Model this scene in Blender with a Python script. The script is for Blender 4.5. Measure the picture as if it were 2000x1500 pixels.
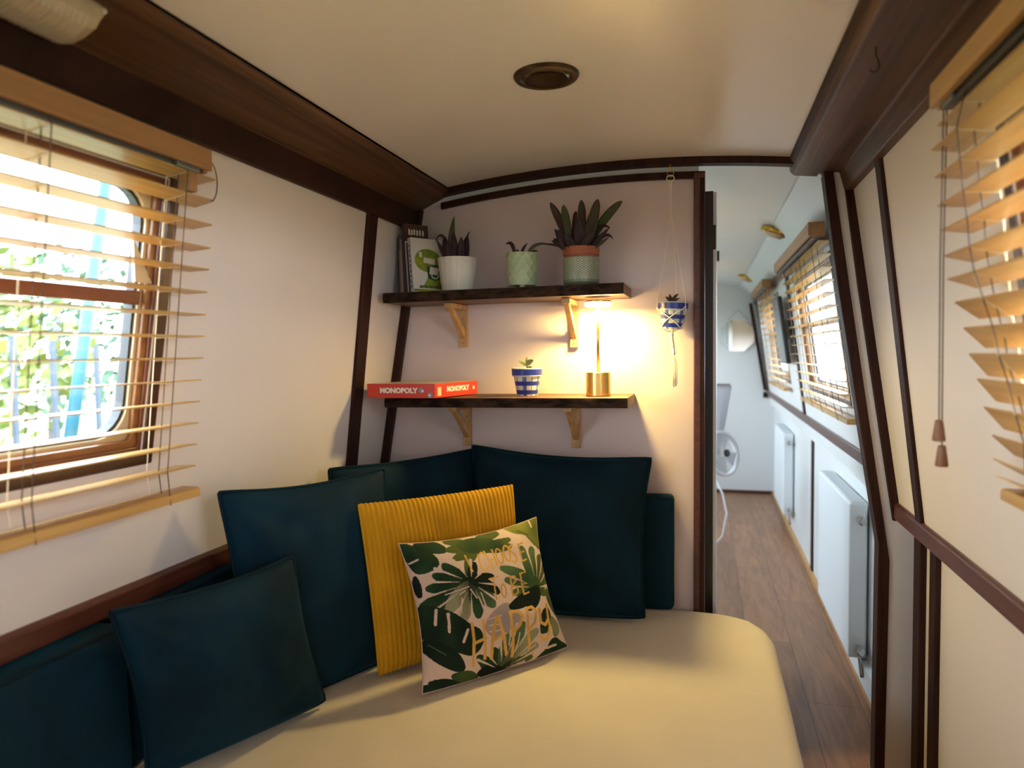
import bpy, bmesh, math, random
import numpy as np
from mathutils import Vector, Matrix, noise

# ------------------------------------------------------------------ clear
for o in list(bpy.data.objects):
    bpy.data.objects.remove(o, do_unlink=True)
SC = bpy.context.scene
COL = SC.collection
random.seed(7)

# ------------------------------------------------------------------ camera
F_PX, YAW, PITCH, ROLL = 1400.0, 0.263288, -0.045243, -0.011109
EYE = Vector((0, 0, 1.35))
fw = Vector((-math.sin(YAW) * math.cos(PITCH), math.cos(YAW) * math.cos(PITCH), math.sin(PITCH)))
rt = Vector((math.cos(YAW), math.sin(YAW), 0)); up = rt.cross(fw)
rt2 = rt * math.cos(ROLL) + up * math.sin(ROLL); up2 = -rt * math.sin(ROLL) + up * math.cos(ROLL)
cam_data = bpy.data.cameras.new('camera'); cam = bpy.data.objects.new('camera', cam_data); COL.objects.link(cam)
M3 = Matrix((rt2, up2, -fw)).transposed()
cam.matrix_world = Matrix.Translation(EYE) @ M3.to_4x4()
cam_data.sensor_width = 36.0; cam_data.lens = 36.0 * F_PX / 2000.0
cam_data.clip_start = 0.02; cam_data.clip_end = 200
cam_data.dof.use_dof = True; cam_data.dof.focus_distance = 2.05; cam_data.dof.aperture_fstop = 2.2
SC.camera = cam

# ------------------------------------------------------------------ world, sky, exposure
SC.view_settings.view_transform = 'Standard'
SC.view_settings.look = 'None'
SC.view_settings.gamma = 1.0
SC.view_settings.use_curve_mapping = False
SC.view_settings.exposure = 1.75
SKY = 7.0; LAMP_W = 2.7
world = bpy.data.worlds.new('overcast_sky'); SC.world = world; world.use_nodes = True
wn = world.node_tree.nodes; wl_ = world.node_tree.links
bg = wn['Background']; bg.inputs['Strength'].default_value = SKY
tc = wn.new('ShaderNodeTexCoord'); sep = wn.new('ShaderNodeSeparateXYZ'); rmp = wn.new('ShaderNodeValToRGB')
wl_.new(tc.outputs['Generated'], sep.inputs[0]); wl_.new(sep.outputs['Z'], rmp.inputs[0]); wl_.new(rmp.outputs[0], bg.inputs['Color'])
rmp.color_ramp.elements[0].position = 0.0; rmp.color_ramp.elements[0].color = (0.88, 0.95, 1.0, 1)
rmp.color_ramp.elements[1].position = 0.6; rmp.color_ramp.elements[1].color = (0.74, 0.87, 1.0, 1)

SC.cycles.max_bounces = 8; SC.cycles.diffuse_bounces = 5; SC.cycles.glossy_bounces = 4
SC.cycles.transparent_max_bounces = 12; SC.cycles.caustics_reflective = False; SC.cycles.caustics_refractive = False
SC.cycles.sample_clamp_indirect = 6.0

def lamp_point(name, loc, power, color, radius):
    d = bpy.data.lights.new(name, 'POINT'); d.energy = power; d.color = color; d.shadow_soft_size = radius
    o = bpy.data.objects.new(name, d); o.location = loc; COL.objects.link(o); return o

# ------------------------------------------------------------------ geometry of the cabin
D = 2.43                                   # plane of the bulkhead that carries the shelves
def XL(z): return -1.09 + 0.166 * (z - 1.35)     # left cabin side (leans inward)
def XR(z): return 0.508 - 0.142 * (z - 1.35)     # right cabin side
def ZC(x): return 1.970 - 0.118 * (x + 0.25) ** 2  # cambered ceiling

# ------------------------------------------------------------------ helpers
def s2l(c): return tuple((v / 12.92 if v <= 0.04045 else ((v + 0.055) / 1.055) ** 2.4) for v in c)
def rgb(r, g, b): return s2l((r / 255, g / 255, b / 255))

class MB:
    def __init__(self): self.bm = bmesh.new()
    def face(self, pts):
        return self.bm.faces.new([self.bm.verts.new(p) for p in pts])
    def obox(self, c, ax, ay, az):
        c, ax, ay, az = Vector(c), Vector(ax), Vector(ay), Vector(az)
        v = [self.bm.verts.new(c + sx * ax + sy * ay + sz * az) for sx in (-1, 1) for sy in (-1, 1) for sz in (-1, 1)]
        for f in ((0, 1, 3, 2), (4, 6, 7, 5), (0, 4, 5, 1), (2, 3, 7, 6), (0, 2, 6, 4), (1, 5, 7, 3)):
            self.bm.faces.new([v[i] for i in f])
        return self
    def box(self, x0, y0, z0, x1, y1, z1):
        return self.obox(((x0 + x1) / 2, (y0 + y1) / 2, (z0 + z1) / 2), ((x1 - x0) / 2, 0, 0), (0, (y1 - y0) / 2, 0), (0, 0, (z1 - z0) / 2))
    def prism(self, pts, axis, a0, a1):
        def P(p, a):
            if axis == 'y': return (p[0], a, p[1])
            if axis == 'x': return (a, p[0], p[1])
            return (p[0], p[1], a)
        A = [self.bm.verts.new(P(p, a0)) for p in pts]; B = [self.bm.verts.new(P(p, a1)) for p in pts]
        self.bm.faces.new(A); self.bm.faces.new(B[::-1])
        n = len(pts)
        for i in range(n): self.bm.faces.new((A[i], B[i], B[(i + 1) % n], A[(i + 1) % n]))
        return self
    def tube(self, pts, r, n=8, cap=True):
        pts = [Vector(p) for p in pts]; rings = []
        rr = r if isinstance(r, (list, tuple)) else [r] * len(pts)
        side = None
        for i, p in enumerate(pts):
            t = (pts[min(i + 1, len(pts) - 1)] - pts[max(i - 1, 0)]).normalized()
            if side is None:
                side = t.cross(Vector((0, 0, 1)) if abs(t.z) < 0.9 else Vector((1, 0, 0))).normalized()
            else:
                side = (side - t * side.dot(t)).normalized()
            b = t.cross(side)
            rings.append([self.bm.verts.new(p + (side * math.cos(2 * math.pi * k / n) + b * math.sin(2 * math.pi * k / n)) * rr[i]) for k in range(n)])
        for a, b in zip(rings, rings[1:]):
            for k in range(n): self.bm.faces.new((a[k], a[(k + 1) % n], b[(k + 1) % n], b[k]))
        if cap: self.bm.faces.new(rings[0][::-1]); self.bm.faces.new(rings[-1])
        return self
    def lathe(self, prof, c, n=32, axis=None, rmod=None, closed=False):
        c = Vector(c)
        az = Vector(axis).normalized() if axis else Vector((0, 0, 1))
        ax = az.orthogonal().normalized() if axis else Vector((1, 0, 0)); ay = az.cross(ax)
        rings = []
        for (r, z) in prof:
            if r < 1e-6: rings.append([self.bm.verts.new(c + az * z)]); continue
            ring = []
            for k in range(n):
                a = 2 * math.pi * k / n
                q = r * (rmod(a, z) if rmod else 1)
                ring.append(self.bm.verts.new(c + ax * (q * math.cos(a)) + ay * (q * math.sin(a)) + az * z))
            rings.append(ring)
        pairs = list(zip(rings, rings[1:])) + ([(rings[-1], rings[0])] if closed else [])
        for a, b in pairs:
            for k in range(n):
                k2 = (k + 1) % n
                if len(a) == 1 and len(b) == 1: continue
                if len(a) == 1: self.bm.faces.new((a[0], b[k2], b[k]))
                elif len(b) == 1: self.bm.faces.new((a[k], a[k2], b[0]))
                else: self.bm.faces.new((a[k], a[k2], b[k2], b[k]))
        return self
    def grid(self, fn, nu, nv, flip=False):
        vs = [[self.bm.verts.new(fn(i / nu, j / nv)) for i in range(nu + 1)] for j in range(nv + 1)]
        for j in range(nv):
            for i in range(nu):
                q = (vs[j][i], vs[j][i + 1], vs[j + 1][i + 1], vs[j + 1][i])
                self.bm.faces.new(q[::-1] if flip else q)
        return vs
    def ring(self, fr, outer, inner, n0, n1):
        """picture-frame ring in a wall frame fr(y, s, n); outer/inner are equal-length loops of (y, s)"""
        L = [[self.bm.verts.new(fr(p[0], p[1], n)) for p in loop] for loop, n in ((outer, n0), (outer, n1), (inner, n1), (inner, n0))]
        m = len(outer)
        for a in range(4):
            A, B = L[a], L[(a + 1) % 4]
            for k in range(m): self.bm.faces.new((A[k], A[(k + 1) % m], B[(k + 1) % m], B[k]))
        return self
    def build(self, name, m, parent=None, smooth=False, bevel=0, origin=None, recalc=True):
        if recalc: bmesh.ops.recalc_face_normals(self.bm, faces=self.bm.faces)
        me = bpy.data.meshes.new(name)
        if origin is not None:
            bmesh.ops.translate(self.bm, vec=-Vector(origin), verts=self.bm.verts)
        self.bm.to_mesh(me); self.bm.free()
        o = bpy.data.objects.new(name, me); COL.objects.link(o)
        if origin is not None: o.location = origin
        if m: me.materials.append(m)
        if smooth:
            for p in me.polygons: p.use_smooth = True
        if bevel:
            b = o.modifiers.new('bevel', 'BEVEL'); b.width = bevel; b.segments = 2; b.limit_method = 'ANGLE'; b.angle_limit = math.radians(40)
        if parent: attach(o, parent)
        return o

def world_of(o):
    m = o.matrix_basis.copy()
    if o.parent: m = world_of(o.parent) @ o.matrix_parent_inverse @ m
    return m
def attach(o, parent):
    o.parent = parent; o.matrix_parent_inverse = world_of(parent).inverted()
def thing(name, label, cat, loc, group=None):
    o = bpy.data.objects.new(name, None); COL.objects.link(o); o.location = loc; o.empty_display_size = 0.05
    return tag(o, label, cat, group)
def tag(o, label, cat, group=None, kind=None):
    o['label'] = label; o['category'] = cat
    if group: o['group'] = group
    if kind: o['kind'] = kind
    return o
def struct(o, label=None):
    o['kind'] = 'structure'
    if label: o['label'] = label; o['category'] = o.name.split('_')[0]
    return o
def roundrect(y0, y1, s0, s1, r, n=6):
    out = []
    for cy, cs, a0 in ((y1 - r, s1 - r, 0), (y0 + r, s1 - r, 90), (y0 + r, s0 + r, 180), (y1 - r, s0 + r, 270)):
        for k in range(n + 1):
            a = math.radians(a0 + 90 * k / n); out.append((cy + r * math.cos(a), cs + r * math.sin(a)))
    return out
def shade_auto(o): 
    for p in o.data.polygons: p.use_smooth = True

# ------------------------------------------------------------------ materials
def base_mat(name):
    m = bpy.data.materials.new(name); m.use_nodes = True
    return m, m.node_tree.nodes, m.node_tree.links, m.node_tree.nodes['Principled BSDF']
def obj_coords(N, L, scale):
    t = N.new('ShaderNodeTexCoord'); mp = N.new('ShaderNodeMapping'); mp.inputs['Scale'].default_value = scale
    L.new(t.outputs['Object'], mp.inputs[0]); return mp.outputs[0]
def mat(name, c, rough=0.6, metal=0.0, spec=0.5, vary=0.0, vscale=(6, 6, 6), bump=0.0, bscale=(60, 60, 60), sheen=0.0, coat=0.0, trans=0.0, c2=None, bdist=0.002):
    m, N, L, P = base_mat(name)
    P.inputs['Base Color'].default_value = (*c, 1); P.inputs['Roughness'].default_value = rough
    P.inputs['Metallic'].default_value = metal; P.inputs['Specular IOR Level'].default_value = spec
    if sheen: P.inputs['Sheen Weight'].default_value = sheen; P.inputs['Sheen Roughness'].default_value = 0.4
    if coat: P.inputs['Coat Weight'].default_value = coat; P.inputs['Coat Roughness'].default_value = 0.15
    if vary or c2:
        n = N.new('ShaderNodeTexNoise'); n.inputs['Scale'].default_value = 1.0; n.inputs['Detail'].default_value = 4
        L.new(obj_coords(N, L, vscale), n.inputs['Vector'])
        r = N.new('ShaderNodeValToRGB'); L.new(n.outputs['Fac'], r.inputs[0])
        r.color_ramp.elements[0].position = 0.35; r.color_ramp.elements[1].position = 0.65
        a = c if c2 else tuple(v * (1 - vary) for v in c); b = c2 if c2 else tuple(min(1, v * (1 + vary)) for v in c)
        r.color_ramp.elements[0].color = (*a, 1); r.color_ramp.elements[1].color = (*b, 1)
        L.new(r.outputs[0], P.inputs['Base Color'])
    if bump:
        n = N.new('ShaderNodeTexNoise'); n.inputs['Scale'].default_value = 1.0; n.inputs['Detail'].default_value = 5
        L.new(obj_coords(N, L, bscale), n.inputs['Vector'])
        b = N.new('ShaderNodeBump'); b.inputs['Strength'].default_value = bump; b.inputs['Distance'].default_value = bdist
        L.new(n.outputs['Fac'], b.inputs['Height']); L.new(b.outputs[0], P.inputs['Normal'])
    if trans: P.inputs['Transmission Weight'].default_value = trans
    return m
def wood(name, c1, c2, scale=(45, 2.5, 45), rough=0.4, coat=0.0, bump=0.15, spec=0.5):
    m, N, L, P = base_mat(name)
    co = obj_coords(N, L, scale)
    n = N.new('ShaderNodeTexNoise'); n.inputs['Scale'].default_value = 1.0; n.inputs['Detail'].default_value = 6; n.inputs['Distortion'].default_value = 0.6
    L.new(co, n.inputs['Vector'])
    r = N.new('ShaderNodeValToRGB'); r.color_ramp.elements[0].position = 0.3; r.color_ramp.elements[1].position = 0.7
    r.color_ramp.elements[0].color = (*c1, 1); r.color_ramp.elements[1].color = (*c2, 1)
    L.new(n.outputs['Fac'], r.inputs[0]); L.new(r.outputs[0], P.inputs['Base Color'])
    b = N.new('ShaderNodeBump'); b.inputs['Strength'].default_value = bump; b.inputs['Distance'].default_value = 0.002
    L.new(n.outputs['Fac'], b.inputs['Height']); L.new(b.outputs[0], P.inputs['Normal'])
    P.inputs['Roughness'].default_value = rough; P.inputs['Specular IOR Level'].default_value = spec
    if coat: P.inputs['Coat Weight'].default_value = coat; P.inputs['Coat Roughness'].default_value = 0.2
    return m
def vcol(name, rough=0.6, spec=0.4, bump=0.0, bscale=(200, 200, 200), metal=0.0):
    m, N, L, P = base_mat(name)
    a = N.new('ShaderNodeAttribute'); a.attribute_name = 'Col'; L.new(a.outputs['Color'], P.inputs['Base Color'])
    P.inputs['Roughness'].default_value = rough; P.inputs['Specular IOR Level'].default_value = spec; P.inputs['Metallic'].default_value = metal
    if bump:
        n = N.new('ShaderNodeTexNoise'); n.inputs['Scale'].default_value = 1.0
        L.new(obj_coords(N, L, bscale), n.inputs['Vector'])
        b = N.new('ShaderNodeBump'); b.inputs['Strength'].default_value = bump; b.inputs['Distance'].default_value = 0.001
        L.new(n.outputs['Fac'], b.inputs['Height']); L.new(b.outputs[0], P.inputs['Normal'])
    return m
def paint_col(o, cols):
    a = o.data.color_attributes.new('Col', 'FLOAT_COLOR', 'POINT')
    arr = np.ones((len(o.data.vertices), 4), dtype=np.float32); arr[:, :3] = np.asarray(cols, dtype=np.float32)
    a.data.foreach_set('color', arr.ravel())

M_wall = mat('wall_cream_paint', (0.76, 0.68, 0.65), 0.55, vary=0.03, vscale=(2, 2, 2), bump=0.05, bscale=(30, 30, 30))
M_wallR = mat('wall_white_paint', (0.76, 0.69, 0.63), 0.5, vary=0.02, vscale=(2, 2, 2))
M_pink = mat('wall_pink_paint', (0.66, 0.54, 0.53), 0.6, vary=0.03, vscale=(3, 3, 3), bump=0.08, bscale=(14, 14, 14))
M_white = mat('corridor_white_paint', (0.74, 0.76, 0.77), 0.45, vary=0.01)
M_ceil = mat('ceiling_gloss_paint', (0.77, 0.71, 0.64), 0.28, vary=0.02, vscale=(1.5, 1.5, 1.5), bump=0.03, bscale=(5, 5, 5))
M_beam = wood('beam_mahogany', (0.048, 0.019, 0.009), (0.135, 0.058, 0.027), (90, 2.0, 90), 0.42, 0.0, spec=.3)
M_trim = wood('trim_dark_wood', (0.018, 0.006, 0.004), (0.045, 0.015, 0.010), (50, 8, 3), 0.5, spec=.15)
M_trimred = wood('trim_red_mahogany', (0.060, 0.016, 0.010), (0.115, 0.034, 0.020), (60, 3, 60), 0.35)
M_winwood = wood('window_mahogany', (0.085, 0.022, 0.010), (0.17, 0.05, 0.02), (60, 6, 6), 0.25, 0.4)
M_wingold = wood('window_varnished_lining', (0.17, 0.065, 0.022), (0.30, 0.13, 0.045), (60, 6, 6), 0.25, 0.3)
M_windark = wood('window_dark_moulding', (0.030, 0.008, 0.006), (0.060, 0.018, 0.010), (60, 6, 6), 0.3, 0.3)
M_shelf = wood('shelf_stained_wood', (0.060, 0.022, 0.009), (0.17, 0.072, 0.028), (4, 60, 60), 0.5)
M_bark = mat('shelf_live_edge', (0.030, 0.015, 0.009), 0.85, spec=.15, vary=0.7, vscale=(25, 25, 60), bump=0.8, bscale=(40, 40, 90), bdist=0.006)
M_pine = wood('bracket_pine', (0.42, 0.22, 0.08), (0.60, 0.36, 0.15), (40, 40, 5), 0.45)
M_slat = wood('blind_honey_wood', (0.47, 0.255, 0.070), (0.62, 0.36, 0.12), (60, 2.5, 60), 0.38, 0.15, 0.08)
M_valance_shaded = wood('blind_valance_shaded_wood', (0.34, 0.165, 0.06), (0.42, 0.21, 0.085), (60, 2.0, 60), 0.45, 0.1, 0.05)  # browner than the slats: shade on the valance put into its colour
M_floor = None
M_alu = mat('window_cream_rim', (0.62, 0.52, 0.36), 0.35, 0.35)
M_gasket = mat('window_rubber', (0.02, 0.02, 0.025), 0.5)
M_cord = mat('cord_brown', (0.09, 0.05, 0.035), 0.8)
M_tape = mat('cord_cream', (0.70, 0.55, 0.36), 0.8)
M_metal = mat('grey_metal', (0.22, 0.23, 0.22), 0.4, 0.8)
M_steel = mat('chrome', (0.6, 0.6, 0.6), 0.15, 1.0)
M_brass = mat('brass', (0.74, 0.47, 0.14), 0.27, 1.0, bump=0.05, bscale=(4, 4, 300))
M_brasslight = mat('polished_brass', (0.60, 0.38, 0.08), 0.2, 1.0)
M_bronze = mat('aged_bronze', (0.060, 0.035, 0.016), 0.35, 0.85, vary=0.3, vscale=(30, 30, 30))
M_teal = mat('teal_velvet', (0.0018, 0.018, 0.033), 0.75, vary=0.35, vscale=(5, 5, 5), bump=0.12, bscale=(25, 25, 25), sheen=0.22, bdist=0.01, spec=0.15)
M_teal.node_tree.nodes['Principled BSDF'].inputs['Sheen Tint'].default_value = (0.02, 0.22, 0.32, 1)
M_tealdark = mat('teal_piping', (0.002, 0.014, 0.024), 0.8, spec=0.15)
M_cordu = mat('mustard_corduroy', (0.60, 0.30, 0.012), 0.8, vary=0.12, vscale=(8, 8, 8), sheen=0.3, spec=0.15, bump=0.1, bscale=(300, 300, 60))
M_cordu.node_tree.nodes['Principled BSDF'].inputs['Sheen Tint'].default_value = (0.9, 0.6, 0.1, 1)
M_sheet = mat('cream_sheet', (0.70, 0.63, 0.53), 0.85, vary=0.04, vscale=(3, 3, 3), bump=0.25, bscale=(22, 22, 22), sheen=0.1, spec=0.15, bdist=0.006)
M_print = vcol('leaf_print_cotton', 0.8, 0.2, 0.2, (500, 500, 500))
M_blush = mat('blush_cotton', (0.62, 0.46, 0.40), 0.85, spec=0.2)
M_potwhite = mat('white_ribbed_ceramic', (0.72, 0.68, 0.60), 0.5, vary=0.06, vscale=(80, 80, 6))
M_potgreen = mat('pale_green_ceramic', (0.42, 0.50, 0.30), 0.4, vary=0.05, vscale=(20, 20, 20))
M_terra = mat('terracotta', (0.36, 0.11, 0.055), 0.7, vary=0.08)
M_vpot = vcol('painted_ceramic', 0.35, 0.5)
M_soil = mat('soil', (0.02, 0.013, 0.009), 0.95, bump=0.8, bscale=(120, 120, 120), bdist=0.005)
M_leafdark = mat('leaf_dark_purple', (0.030, 0.011, 0.014), 0.5, spec=.3, vary=0.4, vscale=(20, 20, 20))
M_leafgreen = mat('leaf_green', (0.035, 0.075, 0.018), 0.5, spec=.3, c2=(0.075, 0.045, 0.022), vscale=(14, 14, 14))
M_leafbr = mat('leaf_bronze', (0.055, 0.045, 0.018), 0.5, spec=.3, c2=(0.060, 0.022, 0.018), vscale=(14, 14, 14))
M_leafgrey = mat('leaf_grey_green', (0.05, 0.060, 0.03), 0.45, vary=0.25, vscale=(20, 20, 20))
M_succ = mat('succulent_green', (0.20, 0.24, 0.05), 0.45, vary=0.2, vscale=(40, 40, 40))
M_rope = mat('macrame_cotton', (0.82, 0.76, 0.64), 0.85, bump=0.5, bscale=(300, 300, 300))
M_red = mat('game_box_red', (0.56, 0.035, 0.02), 0.35, vary=0.05)
M_boxtop = mat('game_box_lid', (0.50, 0.42, 0.33), 0.35)
M_lett = mat('white_print', (0.80, 0.72, 0.66), 0.5)
M_greyprint = mat('grey_print', (0.22, 0.25, 0.30), 0.5)
M_paper = mat('book_pages', (0.60, 0.55, 0.46), 0.8)
M_black = mat('black_plastic', (0.012, 0.012, 0.014), 0.4)
M_rad = mat('radiator_enamel', (0.80, 0.86, 0.90), 0.35)
M_radside = mat('radiator_side', (0.66, 0.70, 0.74), 0.4)
M_lens = mat('ribbed_lens', (0.52, 0.41, 0.27), 0.3, spec=0.6)
M_cloth = mat('grey_cloth', (0.55, 0.56, 0.60), 0.9)
M_mirror = mat('mirror_silver', (0.95, 0.95, 0.95), 0.02, 1.0)
M_edge = mat('door_edge', (0.015, 0.008, 0.007), 0.4)

def floor_mat():
    m, N, L, P = base_mat('floor_oak_planks')
    t = N.new('ShaderNodeTexCoord'); mp = N.new('ShaderNodeMapping'); mp.inputs['Rotation'].default_value = (0, 0, math.pi / 2)
    L.new(t.outputs['Object'], mp.inputs[0])
    br = N.new('ShaderNodeTexBrick'); br.inputs['Scale'].default_value = 1.0
    br.inputs['Brick Width'].default_value = 1.15; br.inputs['Row Height'].default_value = 0.19; br.inputs['Mortar Size'].default_value = 0.0012
    br.inputs['Color1'].default_value = (0.33, 0.165, 0.085, 1); br.inputs['Color2'].default_value = (0.23, 0.115, 0.06, 1); br.inputs['Mortar'].default_value = (0.03, 0.015, 0.01, 1)
    br.inputs['Bias'].default_value = 0.0
    L.new(mp.outputs[0], br.inputs['Vector'])
    n = N.new('ShaderNodeTexNoise'); n.inputs['Scale'].default_value = 1.0; n.inputs['Detail'].default_value = 7; n.inputs['Distortion'].default_value = 1.5
    L.new(obj_coords(N, L, (22, 2.2, 22)), n.inputs['Vector'])
    r = N.new('ShaderNodeValToRGB'); r.color_ramp.elements[0].position = 0.3; r.color_ramp.elements[1].position = 0.72
    r.color_ramp.elements[0].color = (0.68, 0.64, 0.60, 1); r.color_ramp.elements[1].color = (1.2, 1.17, 1.12, 1)
    L.new(n.outputs['Fac'], r.inputs[0])
    mx = N.new('ShaderNodeMix'); mx.data_type = 'RGBA'; mx.blend_type = 'MULTIPLY'; mx.inputs[0].default_value = 1.0
    L.new(br.outputs['Color'], mx.inputs[6]); L.new(r.outputs[0], mx.inputs[7]); L.new(mx.outputs[2], P.inputs['Base Color'])
    P.inputs['Roughness'].default_value = 0.42
    b = N.new('ShaderNodeBump'); b.inputs['Strength'].default_value = 0.2; b.inputs['Distance'].default_value = 0.001
    L.new(n.outputs['Fac'], b.inputs['Height']); L.new(b.outputs[0], P.inputs['Normal'])
    return m
M_floor = floor_mat()
def glass_mat():
    m = bpy.data.materials.new('window_glass'); m.use_nodes = True
    N = m.node_tree.nodes; L = m.node_tree.links; N.remove(N['Principled BSDF'])
    tr = N.new('ShaderNodeBsdfTransparent'); tr.inputs[0].default_value = (0.96, 0.98, 0.98, 1)
    gl = N.new('ShaderNodeBsdfGlossy'); gl.inputs['Roughness'].default_value = 0.02
    lw = N.new('ShaderNodeLayerWeight'); pw = N.new('ShaderNodeMath'); pw.operation = 'POWER'; pw.inputs[1].default_value = 5.0
    ma = N.new('ShaderNodeMath'); ma.operation = 'MULTIPLY_ADD'; ma.inputs[1].default_value = 0.94; ma.inputs[2].default_value = 0.04
    L.new(lw.outputs['Facing'], pw.inputs[0]); L.new(pw.outputs[0], ma.inputs[0])
    mx = N.new('ShaderNodeMixShader'); L.new(ma.outputs[0], mx.inputs[0]); L.new(tr.outputs[0], mx.inputs[1]); L.new(gl.outputs[0], mx.inputs[2])
    L.new(mx.outputs[0], N['Material Output'].inputs[0]); return m
M_glass = glass_mat()
def emit_mat(name, c, s):
    m = bpy.data.materials.new(name); m.use_nodes = True; P = m.node_tree.nodes['Principled BSDF']
    P.inputs['Base Color'].default_value = (*c, 1); P.inputs['Emission Color'].default_value = (*c, 1); P.inputs['Emission Strength'].default_value = s
    return m
M_bulb = emit_mat('lamp_diffuser', (1.0, 0.72, 0.30), 25.0)

# ------------------------------------------------------------------ setting: floor, walls, ceiling
YB, YE = -2.6, 7.0
struct(MB().box(-1.30, YB, -0.04, 0.70, YE + .05, 0.0).build('floor', M_floor))

def sideframe(side):
    """local frame of a leaning cabin side: (y, z-height, distance inward)"""
    def fr(y, z, n):
        if side < 0:
            k = 1 / math.sqrt(1 + .166 ** 2); return Vector((XL(z) + n * k, y, z - n * .166 * k))
        k = 1 / math.sqrt(1 + .142 ** 2); return Vector((XR(z) - n * k, y, z - n * .142 * k))
    return fr
FL, FR = sideframe(-1), sideframe(1)
def wall_with_holes(name, m, side, y0, y1, z0, z1, holes, th=0.05):
    fr = FL if side < 0 else FR
    b = MB()
    def cell(ya, yb, za, zb):
        if yb - ya < 1e-4 or zb - za < 1e-4: return
        p = [fr(ya, za, 0), fr(yb, za, 0), fr(yb, zb, 0), fr(ya, zb, 0)]; q = [fr(ya, za, -th), fr(yb, za, -th), fr(yb, zb, -th), fr(ya, zb, -th)]
        P = [b.bm.verts.new(v) for v in p]; Q = [b.bm.verts.new(v) for v in q]
        b.bm.faces.new(P); b.bm.faces.new(Q[::-1])
        for i in range(4): b.bm.faces.new((P[i], Q[i], Q[(i + 1) % 4], P[(i + 1) % 4]))
    ys = sorted({y0, y1, *[h[0] for h in holes], *[h[1] for h in holes]})
    for ya, yb in zip(ys, ys[1:]):
        h = [q for q in holes if q[0] <= ya + 1e-6 and q[1] >= yb - 1e-6]
        if h: cell(ya, yb, z0, h[0][2]); cell(ya, yb, h[0][3], z1)
        else: cell(ya, yb, z0, z1)
    return struct(b.build(name, m))
ZG0, ZG1 = 0.826, 0.872
WIN = {1: (-1, 0.15, 1.25, 1.125, 1.73), 2: (1, 0.30, 1.345, 1.125, 1.73), 3: (1, 2.95, 4.08, 1.12, 1.72), 4: (1, 4.95, 6.00, 1.12, 1.72),
       5: (-1, -2.2, -1.0, 1.125, 1.73), 6: (1, -2.2, -1.0, 1.125, 1.73),  # unseen pair behind the camera, added to let in more daylight
       7: (-1, 3.2, 4.4, 1.125, 1.73), 8: (-1, 5.2, 6.4, 1.125, 1.73)}  # unseen left side windows, added to brighten the corridor
def hole(w): s, y0, y1, z0, z1 = WIN[w]; return (y0 + .03, y1 - .03, z0 + .03, z1 - .03)
wall_with_holes('wall_left', M_wall, -1, YB, D + .02, 0.85, 1.96, [hole(5), hole(1)])
wall_with_holes('wall_left_aft', M_white, -1, D + .06, YE, 0.85, 1.96, [hole(7), hole(8)])
wall_with_holes('wall_right', M_wallR, 1, YB, D - .004, 0.85, 1.96, [hole(6), hole(2)])
wall_with_holes('wall_right_aft', M_white, 1, D + .03, YE, 0.85, 1.96, [hole(3), hole(4)])
def lower_wall(name, m, x, s, ya, yb):
    b = MB(); b.box(x if s > 0 else x - .05, ya, 0, x + .05 if s > 0 else x, yb, .85)
    xs = XR(.85) if s > 0 else XL(.85)
    struct(MB().box(min(xs, x), ya, .836, max(xs, x), yb, .85).build(name.replace('wall', 'trim_gunwale').replace('_lower', ''), m))
    return struct(b.build(name, m))
lower_wall('wall_left_lower', M_wall, -1.24, -1, YB, D + .02)
lower_wall('wall_right_lower', M_wallR, 0.64, 1, YB, D - .004)
lower_wall('wall_right_aft_lower', M_white, 0.62, 1, D + .03, YE)
lower_wall('wall_left_aft_lower', M_white, -1.24, -1, D + .06, YE)
struct(MB().box(-1.35, YE, 0, .75, YE + .05, 2.05).build('wall_end', M_white))
struct(MB().box(-1.35, YB - .05, 0, .75, YB, 2.05).build('wall_back', M_wall))
# ceilings
def ceil(name, m, ya, yb, xs):
    b = MB(); n = 24
    pts = [(xs[0] + (xs[1] - xs[0]) * i / n) for i in range(n + 1)]
    poly = [(x, ZC(x)) for x in pts] + [(x, ZC(x) + .04) for x in reversed(pts)]
    b.prism(poly, 'y', ya, yb)
    return struct(b.build(name, m))
ceil('ceiling', M_ceil, YB, D + .0, (-1.02, .43))
ceil('ceiling_aft', M_white, D + .0, YE, (-1.02, .31))
struct(MB().prism([(.305, ZC(.305) - .001), (.452, 1.795), (.49, 1.795), (.49, 1.99), (.305, 1.99)], 'y', D + .02, YE).build('ceiling_slope', M_white))
struct(MB().box(.300, D + .02, ZC(.305) - .004, .309, YE, ZC(.305) + .002).build('trim_21', M_radside))

# bulkhead with the shelves (pink), its left edge follows the cabin side
zs = [0, .80, .801, 1.35, 1.88]
part_poly = [(-1.235, 0), (-1.235, .80), (XL(.80) , .80), (XL(1.86) + .002, 1.86)] 
top = [(x, ZC(x) - .040) for x in np.linspace(-.98, -.02, 20)]
part_poly = part_poly + [(float(a), float(b)) for a, b in top] + [(-.02, 0)]
struct(MB().prism(part_poly, 'y', D, D + .034).build('wall_bulkhead', M_pink))
struct(MB().prism(part_poly, 'y', D + .034, D + .042).build('wall_bulkhead_aft', M_white))
topb = [(float(x), float(ZC(x) - .040)) for x in np.linspace(-.98, -.02, 20)] + [(float(x), float(ZC(x) + .005)) for x in np.linspace(-.02, -.98, 20)]
struct(MB().prism(topb, 'y', D + .004, D + .036).build('wall_bulkhead_head', M_white))
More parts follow.
